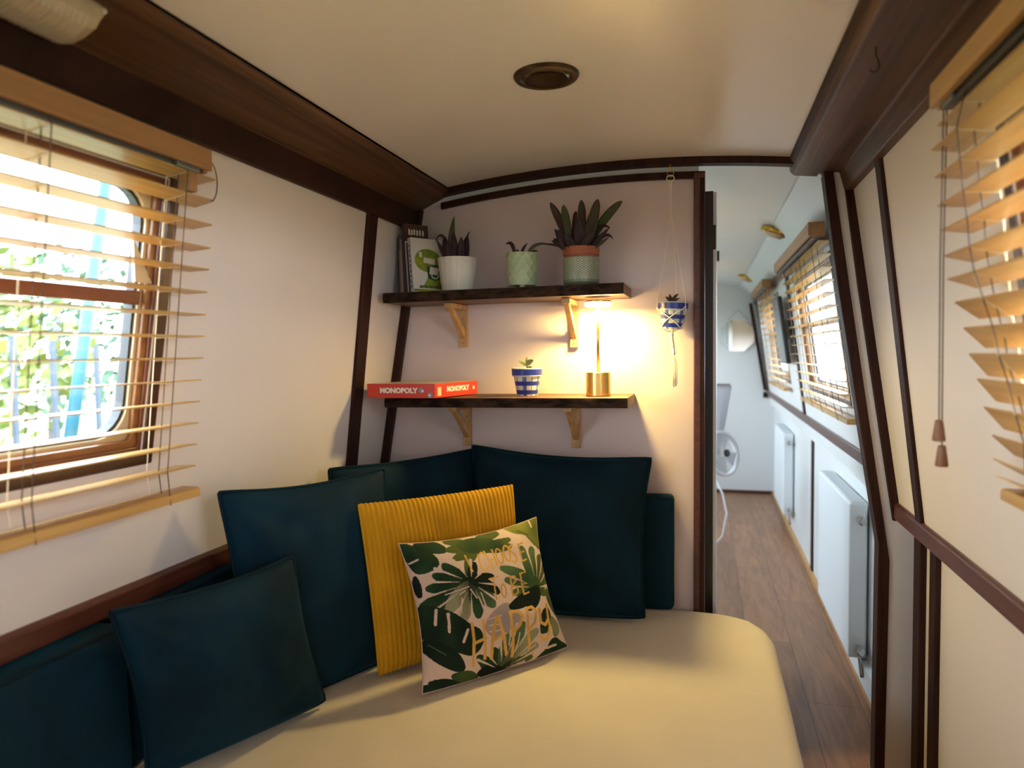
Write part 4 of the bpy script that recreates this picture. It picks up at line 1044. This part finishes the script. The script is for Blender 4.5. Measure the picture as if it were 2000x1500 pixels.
# ------------------------------------------------------------------ table lamp
LX, LY = -.332, 2.300; LZ = ZL_(LX)
root = thing('table_lamp', 'slim brass cordless lamp, lit, on the right of the lower shelf', 'lamp', (LX, LY, LZ))
MB().lathe([(0, 0), (.0385, 0), (.0395, .001), (.0395, .0745), (.0385, .0755), (0, .0755)], (LX, LY, LZ), 64).build('base', M_brass, root, smooth=False)
MB().tube([(LX, LY, LZ + .075), (LX, LY, LZ + .296)], .0048, 16).build('stem', M_brass, root, smooth=True)
lh = MB().lathe([(0, .304), (.041, .304), (.043, .3025), (.043, .299), (.041, .298), (0, .298)], (LX, LY, LZ), 48).build('lamp_head', M_brass, root)
MB().lathe([(.008, .2975), (.042, .2975), (.041, .289), (.036, .286), (.010, .286)], (LX, LY, LZ), 48, closed=True).build('diffuser', M_bulb, lh)
for k in range(3):
    a = k * 2.094
ld = bpy.data.lights.new('lamp_glow', 'AREA'); ld.shape = 'DISK'; ld.size = .072; ld.energy = LAMP_W; ld.color = (1.0, .74, .22)
lo = bpy.data.objects.new('lamp_glow', ld); COL.objects.link(lo); lo.location = (LX, LY, LZ + .2845)

# ------------------------------------------------------------------ board game box
def text_mesh(body, size, extrude=.0004, bold=0.0, align='CENTER'):
    cu = bpy.data.curves.new('lettering', 'FONT'); cu.body = body; cu.size = size; cu.extrude = extrude; cu.offset = bold; cu.align_x = align; cu.align_y = 'CENTER'; cu.resolution_u = 3
    o = bpy.data.objects.new('lettering', cu); COL.objects.link(o)
    bpy.context.view_layer.update()
    me = bpy.data.meshes.new_from_object(o.evaluated_get(bpy.context.evaluated_depsgraph_get()))
    bpy.data.objects.remove(o, do_unlink=True)
    return me
def place_text(body, size, m, parent, origin, xdir, ydir, bold=0.0, sx=1.0, name='lettering'):
    me = text_mesh(body, size, bold=bold); me.name = name
    x = Vector(xdir).normalized(); y = Vector(ydir).normalized(); z = x.cross(y)
    M = Matrix.Translation(origin) @ Matrix((x * sx, y, z)).transposed().to_4x4()
    me.transform(M); me.materials.append(m)
    o = bpy.data.objects.new(name, me); COL.objects.link(o); attach(o, parent); return o
def game_box():
    zb = 1.2045
    # front face runs along the shelf edge, right face recedes
    A = Vector((-1.028, 2.145, 0)); Bv = Vector((-.798, 2.150, 0))     # front left, front right (plan)
    fx = (Bv - A).normalized(); fy = Vector((-fx.y, fx.x, 0))
    return A, Bv, fx, fy, zb
def build_box():
    root = thing('board_game_box', 'red board game box with white lettering overhanging the left end of the lower shelf', 'box', (-.95, 2.28, 1.2045))
    zb, h = 1.2045, .045
    fr = Vector((-.8285, 2.130, zb)); fl = Vector((-1.0625, 2.128, zb))
    fx = (fr - fl).normalized(); L = (fr - fl).length
    sy = Vector((.235, .97, 0)).normalized(); W = .26
    def P(a, b_, z): return fl + fx * a + sy * b_ + Vector((0, 0, z))
    b = MB(); pts = [P(.001, .001, 0), P(L - .001, .001, 0), P(L - .001, W - .001, 0), P(.001, W - .001, 0)]
    A = [b.bm.verts.new(p) for p in pts]; Bq = [b.bm.verts.new(p + Vector((0, 0, h * .5))) for p in pts]
    b.bm.faces.new(A); b.bm.faces.new(Bq)
    for i in range(4): b.bm.faces.new((A[i], A[(i + 1) % 4], Bq[(i + 1) % 4], Bq[i]))
    b.build('tray', M_red, root)
    b = MB(); pts = [P(0, 0, .001), P(L, 0, .001), P(L, W, .001), P(0, W, .001)]
    A = [b.bm.verts.new(p) for p in pts]; Bq = [b.bm.verts.new(p + Vector((0, 0, h))) for p in pts]
    b.bm.faces.new(A); b.bm.faces.new(Bq)
    for i in range(4): b.bm.faces.new((A[i], A[(i + 1) % 4], Bq[(i + 1) % 4], Bq[i]))
    o = b.build('lid', M_red, root, bevel=.0008)
    o.data.materials.append(M_boxtop)
    for p in o.data.polygons:
        if p.normal.z > .9: p.material_index = 1
    nf = fx.cross(Vector((0, 0, 1))); ns = sy.cross(Vector((0, 0, 1)))
    if nf.y > 0: nf = -nf
    if ns.x < 0: ns = -ns
    up_ = Vector((0, 0, 1))
    place_text('MONOPOLY', .0225, M_lett, o, P(L * .47, 0, h * .52) + nf * .0006, fx, up_, bold=.0012, sx=1.02)
    place_text('MONOPOLY', .0225, M_lett, o, P(L, W * .52, h * .55) + ns * .0006, sy, up_, bold=.0012, sx=1.05)
    # small printed motifs: round medallions and a small coin, no figures
    def disc(c, n, r, m, name, th=.0006):
        MB().lathe([(0, 0), (r, 0), (r, th), (0, th)], c, 20, axis=n).build(name, m, o)
    disc(P(L * .805, 0, h * .55), nf, .0085, M_greyprint, 'printed_motif'); disc(P(L * .825, 0, h * .5), nf, .004, M_lett, 'printed_motif', .0009)
    disc(P(L * .93, 0, h * .22), nf, .0085, M_greyprint, 'printed_motif'); disc(P(L * .925, 0, h * .20), nf, .0035, M_lett, 'printed_motif', .0009)
    disc(P(L, W * .90, h * .52), ns, .006, M_lett, 'printed_motif')
    b = MB(); b.obox(P(L, W * .10, h * .45) + ns * .0004, sy * .010, up_ * .014, ns * .0004); b.build('printed_panel', mat('box_cream_print', (.75, .55, .35), .5), o)
build_box()

# ------------------------------------------------------------------ books
def book(name, label, c, n, h, w, t, m_cover, lean=0.0, group='books on the upper shelf', cat='book'):
    """c: bottom front spine corner on the cover side; n: cover normal (plan); width runs back from the spine"""
    n = Vector((n[0], n[1], 0)).normalized(); d = Vector((-n.y, n.x, 0))
    if d.y < 0: d = -d
    up_ = (Vector((0, 0, 1)) - n * math.tan(lean)).normalized(); nn = (n + Vector((0, 0, 1)) * math.tan(lean)).normalized()
    c = Vector(c) + Vector((0, 0, t * math.sin(lean) + .0003)); root = thing(name, label, cat, c, group)
    def P(a, z, q): return c + d * a + up_ * z - nn * q      # a from spine back, q into the book
    def slab(a0, a1, z0, z1, q0, q1):
        return MB().obox(P((a0 + a1) / 2, (z0 + z1) / 2, (q0 + q1) / 2), d * ((a1 - a0) / 2), up_ * ((z1 - z0) / 2), nn * ((q1 - q0) / 2))
    slab(.001, w - .003, .002, h - .002, .001, t - .001).build('pages', M_paper, root)
    b = slab(0, w, 0, h, 0, .0012).bm
    bb = MB(); bb.bm.free(); bb.bm = b
    for q in (slab(0, w, 0, h, t - .0012, t), slab(0, .0012, 0, h, 0, t)):
        me = bpy.data.meshes.new('tmp'); q.bm.to_mesh(me); q.bm.free(); bb.bm.from_mesh(me); bpy.data.meshes.remove(me)
    cvr = bb.build('cover', m_cover, root)
    return cvr, P, d, up_, nn
cover_w = mat('cover_pale', (.62, .58, .54), .4); cover_l = mat('cover_lilac', (.42, .36, .42), .4); cover_p = mat('cover_plum', (.16, .07, .085), .4); cover_b = mat('cover_black', (.02, .02, .024), .4)
cover_br = mat('cover_brown', (.06, .022, .017), .4); cover_g = mat('cover_grey', (.15, .16, .16), .4); cover_t = mat('cover_tan', (.42, .26, .15), .5)
lime, dgreen = mat('print_lime', (.26, .30, .012), .45, c2=(.13, .19, .02), vscale=(40, 40, 40)), mat('print_deep_green', (.012, .085, .035), .45, c2=(.006, .03, .02), vscale=(50, 50, 50))
nb = (.80, -.60); nv2 = Vector((.80, -.60, 0)); dv = Vector((.60, .80, 0))
c0 = Vector((-.937, 2.232, ZU(-.94) + .0005))
root, P, d, up_, nn = book('book', 'paperback with a white and lime green cover leaning against the other books', c0, nb, .183, .122, .018, cover_w, lean=math.radians(6))
# cover print: lime ring, green shapes, title blocks
def on_cover(name, pts, m, lift=.0005):
    b = MB(); A = [b.bm.verts.new(P(a, z, -lift)) for a, z in pts]; Bq = [b.bm.verts.new(P(a, z, .0002)) for a, z in pts]
    b.bm.faces.new(A); b.bm.faces.new(Bq[::-1])
    for i in range(len(pts)): b.bm.faces.new((A[i], Bq[i], Bq[(i + 1) % len(pts)], A[(i + 1) % len(pts)]))
    return b.build(name, m, root)
on_cover('cover_print', [(.064 + .052 * math.cos(a), .108 + .040 * math.sin(a)) for a in np.linspace(0, 2 * math.pi, 29)[:-1]], lime, .0004)
on_cover('cover_print', [(.058, .088), (.118, .100), (.120, .050), (.090, .040), (.060, .046)], dgreen, .0006)
on_cover('cover_print', [(.020, .014), (.118, .012), (.120, .044), (.060, .050), (.044, .026)], lime, .0005)
on_cover('cover_print', [(.002, .002), (.118, .002), (.118, .010), (.002, .010)], lime, .0005)
for i, (tx, az_, zz) in enumerate((('WILD', .058, .122), ('LIFE', .064, .098))):
    pass
on_cover('cover_print', [(.030 + .020 * k + (.0 if q in (0, 3) else .012), (.118 if q in (0, 1) else .136)) for k in (0,) for q in (0, 1, 2, 3)], M_paper, .0008)
on_cover('cover_print', [(.046, .100), (.090, .096), (.092, .114), (.048, .118)], M_paper, .0008)
on_cover('cover_print', [(.066, .062), (.100, .060), (.104, .084), (.070, .088)], M_paper, .0008)
on_cover('cover_print', [(.088 + .016 * math.cos(a), .060 + .014 * math.sin(a)) for a in np.linspace(math.pi, 2 * math.pi, 12)] + [(.088 + .012 * math.cos(a), .060 + .010 * math.sin(a)) for a in np.linspace(2 * math.pi, math.pi, 12)], M_paper, .0009)
b = MB()
for k in range(17):
    a = .026 + .0052 * k; b.obox(P(a, .018 + .001 * math.sin(k * 2.3), -.0007), d * (.0014 + .0005 * math.sin(k * 1.7)), up_ * (.0045 + .0008 * math.sin(k * 3.1)), nn * .0003)
b.build('author_line', M_black, root)
b = MB(); sp = (up_.cross(nn)).normalized()
sp = -d
for k in range(9): b.obox(P(0, .020 + .017 * k, .009) + sp * .0004, nn * .0035, up_ * (.006 + .001 * math.sin(k * 2.1)), sp * .0003)
b.build('spine_print', mat('spine_blue', (.11, .12, .22), .5), root)
off = .018
prev = 6.0
specs = [('slim black paperback squeezed beside the lime green one', .168, .115, .008, cover_b, 5.5, 'book'), ('slim white spined booklet third from the lime green paperback', .176, .118, .007, cover_w, 5.0, 'book'),
         ('tall brown hardback with pale lettering rising above the row of booklets', .236, .095, .014, cover_br, 4.2, 'book'), ('plum coloured booklet left of the tall brown hardback', .180, .118, .006, cover_p, 3.6, 'book'),
         ('lilac booklet left of the plum one in the upright row', .184, .118, .006, cover_l, 3.0, 'book'), ('tan booklet left of the lilac one in the upright row', .150, .115, .006, cover_t, 2.4, 'book'),
         ('tall dark folded chart near the left end of the upright row', .205, .085, .005, cover_g, 1.7, 'folded_chart'), ('black folder at the left end of the upright row', .195, .085, .005, cover_b, 1.0, 'folder')]
for lab, h, w, t, m, ln_, nm in specs:
    off += .0014 + .185 * math.tan(math.radians(prev - ln_)); prev = ln_
    c = c0 - nv2 * off; c.z = ZU(c.x) + .0005
    rootb, P, d, up_, nn = book(nm, lab, c, nb, h, w, t, m, lean=math.radians(ln_), cat='book' if nm == 'book' else 'document')
    if 'brown' in lab:
        b = MB()
        for a, z, sa, sz in ((.020, .208, .0028, .010), (.030, .207, .0028, .009), (.040, .209, .0028, .009), (.051, .207, .003, .009), (.062, .208, .0028, .009), (.074, .207, .0028, .009)):
            b.obox(P(a, z, -.0006), d * sa, up_ * sz, nn * .0004)
        b.build('cover_print', M_lett, rootb)
        on = [(.0, .150), (.095, .150), (.095, .196), (.0, .190)]
    off += t

# ------------------------------------------------------------------ ceiling fittings
def recessed_light(x, y, r, label, m_ring, m_lens, tiltx=0.0, ribs=True, z=None):
    zc = ZC(x) if z is None else z
    nrm = Vector((-.236 * (x + .25) * -1 * -1, 0, -1)).normalized() if z is None else Vector((tiltx, 0, -1)).normalized()
    c = Vector((x, y, zc + .001))
    root = thing('ceiling_light', label, 'light', c)
    MB().lathe([(0, 0), (r, 0), (r, .004), (r * .95, .009), (r * .80, .010), (r * .76, .006), (0, .006)], c, 48, axis=nrm).build('bezel', m_ring, root, smooth=False, bevel=.001)
    b = MB(); b.lathe([(0, .0125), (r * .5, .012), (r * .72, .0085), (r * .72, .005), (0, .005)], c, 40, axis=nrm); b.build('lens', m_lens, root, smooth=True)
    if ribs:
        b = MB(); ax = Vector((.8, .6, 0)); ay = Vector((-.6, .8, 0))
        for k in range(-9, 10):
            q = k / 10 * r * .66; ln_ = math.sqrt(max(0, (r * .66) ** 2 - q * q))
            b.obox(c + nrm * .0125 + ax * q, ax * r * .015, ay * ln_, nrm * .0012)
        b.build('lens_ribs', m_ring, root)
    return root
recessed_light(-.345, 1.605, .074, 'round bronze ribbed downlight in the saloon ceiling', M_bronze, mat('bronze_lens', (.10, .065, .030), .3, .4))
for x, y, lab in ((.335, 3.66, 'round brass ceiling light in the corridor, nearest the doorway'), (.33, 6.0, 'round brass ceiling light at the far end of the corridor')):
    zz = ZC(.305) - (x - .305) * (ZC(.305) - 1.795) / .147
    r = .066
    c = Vector((x - .01, y, zz + .012)); nrm = Vector((-.35, 0, -1)).normalized()
    root = thing('ceiling_light', lab, 'light', c, 'brass corridor lights')
    MB().lathe([(0, 0), (r, 0), (r * 1.02, .012), (r, .020), (r * .82, .026), (0, .026)], c, 48, axis=nrm, rmod=lambda a, z: 1 + .03 * math.cos(a * 16) if .005 < z < .022 else 1).build('bezel', M_brasslight, root)
    MB().lathe([(r * .8, .024), (r * .6, .036), (0, .040)], c, 32, axis=nrm).build('lens', M_lens, root, smooth=True)

# strip light on the left beam
def strip_light():
    root = thing('strip_light', 'cream ribbed plastic strip light under the left beam', 'light', (-.955, .6, 1.86))
    # local frame: along y, across the sloping board, and down from it
    a0, a1 = Vector((-.890, 0, 1.900)), Vector((-1.015, 0, 1.852))
    ac = (a1 - a0).normalized(); dn = Vector((ac.z, 0, -ac.x)); 
    if dn.z > 0: dn = -dn
    mid = (a0 + a1) / 2 - ac * .006
    hw = .046
    prof = [(-hw, 0), (-hw, .010), (-hw * .86, .030), (-hw * .55, .040), (0, .043), (hw * .55, .040), (hw * .86, .030), (hw, .010), (hw, 0)]
    ys = list(np.linspace(-.3, .905, 242))
    b = MB(); rings = []
    for i, y in enumerate(ys):
        rr = 1 + (.075 if i % 2 else 0); 
        rings.append([b.bm.verts.new(mid + Vector((0, y, 0)) + ac * p + dn * (q * rr)) for p, q in prof])
    for e, (y, s) in enumerate(((.930, .80), (.940, .45))):
        rings.append([b.bm.verts.new(mid + Vector((0, y, 0)) + ac * p * (.97 - .04 * e) + dn * (q * s)) for p, q in prof])
    for A, Bq in zip(rings, rings[1:]):
        for k in range(len(prof) - 1): b.bm.faces.new((A[k], A[k + 1], Bq[k + 1], Bq[k]))
    b.bm.faces.new(rings[-1]); b.bm.faces.new(rings[0])
    b.build('lens_cover', M_lens, root)
    MB().obox(mid + Vector((0, .3175, 0)) + dn * .004, Vector((0, .628, 0)), ac * .043, dn * .003).build('base_plate', M_lett, root)
strip_light()

# small hook on the right beam
hk = [(.300, 1.46, 1.897), (.300, 1.46, 1.882), (.304, 1.46, 1.872), (.306, 1.46, 1.862), (.302, 1.46, 1.853), (.294, 1.46, 1.852), (.289, 1.46, 1.858)]
tag(MB().tube(hk, .0016, 6).build('cup_hook', M_bronze), 'small dark cup hook screwed into the right beam', 'hook')

# ------------------------------------------------------------------ corridor
def door():
    root = bpy.data.objects.new('door_1', None); COL.objects.link(root); root.location = (.0, D + .06, 0); root['kind'] = 'structure'
    a = Vector((.036, D + .062, 0)); dd = Vector((.012, .70, 0)).normalized(); sd = Vector((-dd.y, dd.x, 0))
    L, th = .72, .034
    c = a + dd * L / 2 + sd * th / 2
    MB().obox(c + Vector((0, 0, .94)), dd * L / 2, sd * th / 2, (0, 0, .93)).build('door_leaf', M_white, root)
    MB().obox(a + sd * (th / 2 + .006) - dd * .004 + Vector((0, 0, .94)), dd * .005, sd * (th / 2 - .004), (0, 0, .932)).build('door_edge', M_edge, root)
    for z in (1.72, .4):
        MB().obox(a + sd * .006 - dd * .011 + Vector((0, 0, z)), dd * .003, sd * .004, (0, 0, .04)).build('hinge', M_bronze, root)
    q = a + dd * .66 - sd * .004 + Vector((0, 0, 1.84 - .10))
    MB().obox(q, dd * .02, sd * .006, (0, 0, .02)).build('latch', M_black, root)
door()
def radiator(label, y0, y1, z0, z1, x0, x1):
    root = thing('radiator', label, 'radiator', (x1, (y0 + y1) / 2, z0), 'white panel radiators')
    b = MB(); n = int((y1 - y0) / .045)
    b.box(x0, y0, z0, x1, y1, z1); pn = b.build('panel', M_rad, root, bevel=.008)
    b = MB(); 
    for k in range(int((y1 - y0) / .02)): b.box(x0 + .012, y0 + .01 + k * .02, z1, x1 - .006, y0 + .022 + k * .02, z1 + .003)
    b.build('top_grille', M_radside, pn)
    for z in (z1 - .06, z0 + .045):
        MB().lathe([(0, 0), (.011, 0), (.011, .030), (.016, .032), (.016, .055), (.010, .060), (0, .060)], ((x0 + x1) / 2 + .004, y0, z), 16, axis=(0, -1, 0)).build('valve', M_steel, root, smooth=False)
    MB().tube([((x0 + x1) / 2 + .004, y0 - .025, z0 + .045), ((x0 + x1) / 2 + .004, y0 - .03, z0 + .01), ((x0 + x1) / 2 + .012, y0 - .03, z0 - .06 if z0 > .1 else .01)], .007, 10).build('pipe', M_steel, root, smooth=True)
    return root
radiator('white panel radiator on the corridor wall, nearest the doorway', 3.02, 3.80, .13, .745, .545, .612)
radiator('white panel radiator at the far end of the corridor', 5.45, 6.15, .15, .74, .545, .612)

# black screen between the corridor windows
root = thing('wall_screen', 'thin black screen mounted flat on the corridor wall between the two blinds', 'screen', FR(4.64, 1.27, 0))
u = (FR(0, 1.6, 0) - FR(0, 1.3, 0)).normalized(); nn = (FR(0, 1.4, 1) - FR(0, 1.4, 0)).normalized()
MB().obox(FR(4.64, 1.465, .045), (0, .17, 0), u * .20, nn * .012).build('casing', M_black, root, bevel=.003)
MB().obox(FR(4.64, 1.465, .058), (0, .16, 0), u * .19, nn * .001).build('display', mat('screen_glass', (.01, .01, .012), .1), root)
MB().obox(FR(4.64, 1.465, .016), (0, .06, 0), u * .06, nn * .018).build('wall_mount', M_metal, root)

# octagonal mirror on the end wall
root = thing('wall_mirror', 'octagonal mirror hanging from a cord on the corridor end wall', 'mirror', (.29, YE - .01, 1.31))
c = Vector((.29, YE - .006, 1.475)); R8 = .160
b = MB(); A = [b.bm.verts.new(c + Vector((R8 * math.cos(math.radians(22.5 + 45 * k)), -.008 - .0065 * math.cos(math.radians(22.5 + 45 * k)), R8 * math.sin(math.radians(22.5 + 45 * k))))) for k in range(8)]
B8 = [b.bm.verts.new(v.co + Vector((0, -.006, 0))) for v in A]
b.bm.faces.new(A); b.bm.faces.new(B8[::-1])
for i in range(8): b.bm.faces.new((A[i], B8[i], B8[(i + 1) % 8], A[(i + 1) % 8]))
b.build('mirror_glass', M_mirror, root)
MB().tube([c + Vector((R8 * 1.0 * math.cos(math.radians(22.5 + 45 * k)), -.006, R8 * 1.0 * math.sin(math.radians(22.5 + 45 * k)))) for k in range(9)], .005, 6, cap=False).build('frame', M_radside, root)
MB().tube([c + Vector((-.09, -.006, R8 * .9)), c + Vector((.005, -.006, R8 * .9 + .095)), c + Vector((.10, -.006, R8 * .9))], .002, 5).build('cord', M_cord, root)
MB().lathe([(0, 0), (.004, 0), (.004, .012), (0, .012)], c + Vector((.005, .006, R8 * .9 + .095)), 8, axis=(0, -1, 0)).build('nail', M_metal, root)

# pedestal fan half hidden by the door
def fan():
    fx_, fy_ = .085, 4.60
    root = thing('pedestal_fan', 'white pedestal fan in the corridor, half hidden by the open door', 'fan', (fx_, fy_, 0))
    M_fan = mat('fan_white', (.74, .74, .78), .4)
    MB().lathe([(0, 0), (.11, 0), (.11, .012), (.03, .03), (0, .03)], (fx_ - .14, fy_ + .10, 0), 32).build('base', M_fan, root)
    MB().tube([(fx_ - .14, fy_ + .10, .02), (fx_ - .14, fy_ + .10, .64), (fx_ - .12, fy_ + .08, .68), (fx_ - .045, fy_ + .035, .690)], .012, 12).build('pole', M_fan, root)
    ax = Vector((.75, -.62, .22)).normalized(); c = Vector((fx_, fy_, .70))
    MB().lathe([(0, -.075), (.04, -.07), (.045, -.02), (.02, 0), (0, 0)], c, 24, axis=ax).build('motor', M_fan, root, smooth=True)
    gr = MB().lathe([(.128, -.02), (.140, -.015), (.142, .012), (.132, .020), (.126, .0)], c + ax * .03, 48, axis=ax, closed=True).build('guard', M_fan, root, smooth=True)
    b = MB(); t1 = ax.orthogonal().normalized(); t2 = ax.cross(t1)
    for k in range(36):
        a = 2 * math.pi * k / 36; e = t1 * math.cos(a) + t2 * math.sin(a)
        b.tube([c + ax * .058 + e * .02, c + ax * .055 + e * .08, c + ax * .04 + e * .134], .0012, 4)
    b.build('guard_wires', M_fan, gr)
    for k in range(4):
        a = math.pi / 2 * k + .4; e = t1 * math.cos(a) + t2 * math.sin(a); s = ax.cross(e)
        b = MB(); b.grid(lambda q, t: c + ax * (.030 + .018 * (q - .5)) + e * (.02 + .095 * t) + s * ((q - .5) * (.03 + .06 * t)), 4, 6); b.build('blade', M_cloth, root, smooth=True)
    MB().lathe([(0, 0), (.024, 0), (.022, .012), (0, .014)], c + ax * .055, 20, axis=ax).build('hub', M_black, root)
    MB().tube([(fx_ - .03, fy_ + .04, .55), (fx_ + .02, fy_ - .02, .46), (fx_ + .045, fy_ - .04, .34), (fx_ + .02, fy_ - .05, .20), (fx_ - .04, fy_ - .02, .12)], .006, 8).build('cable', M_fan, root, smooth=True)
fan()
# pale towel on a rail, only its corner shows past the door
root = thing('towel', 'pale grey towel corner showing past the edge of the open door', 'towel', (.10, 5.2, .9))
b = MB(); b.grid(lambda s, t: (.02 + .16 * s * (1 - .55 * t), 5.2 + .02 * math.sin(6 * s + t), 1.10 - .55 * t), 14, 14)
vs = list(b.bm.faces); bmesh.ops.solidify(b.bm, geom=vs, thickness=.008)
b.build('cloth', M_cloth, root, smooth=True)
MB().tube([(-.10, 5.2, 1.105), (.17, 5.2, 1.105)], .006, 8).build('rail', M_steel, root)
MB().tube([(-.10, 5.2, 1.105), (-.10, 5.2, .0)], .008, 8).build('stand', M_steel, root)

# ------------------------------------------------------------------ outside
M_grass = mat('towpath_grass', (.10, .13, .06), .9, c2=(.20, .20, .14), vscale=(3, 3, 3))
for nm, x0, x1 in (('ground_left', -30, -1.7), ('ground_right', 1.2, 30)):
    struct(MB().box(x0, -20, -.1, x1, 25, .35).build(nm, M_grass))
foli = [mat('foliage_%s' % n, c, .7, c2=c2, vscale=(3, 3, 3)) for n, c, c2 in (('spring', (.035, .085, .015), (.12, .17, .04)), ('deep', (.012, .045, .022), (.05, .11, .05)), ('yellow', (.14, .16, .02), (.07, .11, .02)))]
M_trunk = mat('trunk_bark', (.12, .11, .12), .9, vary=.3)
def tree(label, x, y, h, r, zc, m, n=700, seed=0, lean=.1):
    rnd = random.Random(seed)
    root = thing('tree', label, 'tree', (x, y, .35), 'trees beyond the left window')
    MB().tube([(x, y, .33), (x + lean * .3, y + lean * .5, .35 + h * .5), (x + lean, y + lean, .35 + h)], [.07, .055, .03], 8).build('trunk', M_trunk, root, smooth=True)
    b = MB()
    for i in range(n):
        th, ph, q = rnd.random() * 6.283, math.acos(2 * rnd.random() - 1), rnd.random() ** .4
        c = Vector((x + lean + r * q * math.sin(ph) * math.cos(th), y + lean + r * q * math.sin(ph) * math.sin(th), zc + r * .9 * q * math.cos(ph)))
        a = Vector((rnd.random() - .5, rnd.random() - .5, rnd.random() - .5)).normalized(); e = a.orthogonal().normalized(); f = a.cross(e); s = .05 + .05 * rnd.random()
        b.face([c + e * s, c + f * s * .6, c - e * s, c - f * s * .6])
    b.build('foliage', m, root)
tr_spec = ((-5.2, 1.6, 1.6, .8, 1.2, 0), (-6.0, 4.4, 2.0, 1.0, 1.4, 2), (-7.5, 6.8, 2.4, 1.2, 1.6, 1), (-5.2, 3.05, .8, .42, .85, 1), (-8.5, 4.0, 2.2, 1.1, 1.3, 1), (-6.8, 9.0, 2.4, 1.3, 1.5, 0))
tl = ['leafy green tree nearest the boat outside the left window', 'yellow green bush outside the left window, beyond the teal pole', 'tall deep green tree farther along the bank outside the left window', 'low green bush beside the row of fence posts outside', 'distant green tree behind the fence posts outside the left window', 'farthest spring green tree outside the left window']
for i, (x, y, h, r, zc, k) in enumerate(tr_spec): tree(tl[i], x, y, h, r, zc, foli[k], seed=i)
M_pole = mat('teal_paint', (.0, .055, .085), .5); M_post = mat('fence_grey', (.035, .045, .065), .8)
tag(MB().tube([(-3.5, 3.17, .36), (-3.5, 3.62, 2.5)], .035, 10).build('mooring_pole', M_pole, smooth=True), 'leaning teal pole outside the left window', 'pole')
pl = ['grey fence post outside the left window, nearest its left edge', 'second grey fence post from the left outside the window', 'third grey fence post from the left outside the window', 'fourth grey fence post from the left outside the window', 'grey fence post just left of the teal pole outside', 'grey fence post right of the teal pole outside']
for i, y in enumerate((3.05, 3.35, 3.68, 3.98, 4.35, 5.1)):
    tag(MB().box(-4.4, y, .33, -4.37, y + .028, 1.55 - .03 * i).build('fence_post', M_post), pl[i], 'post', 'fence posts on the bank')
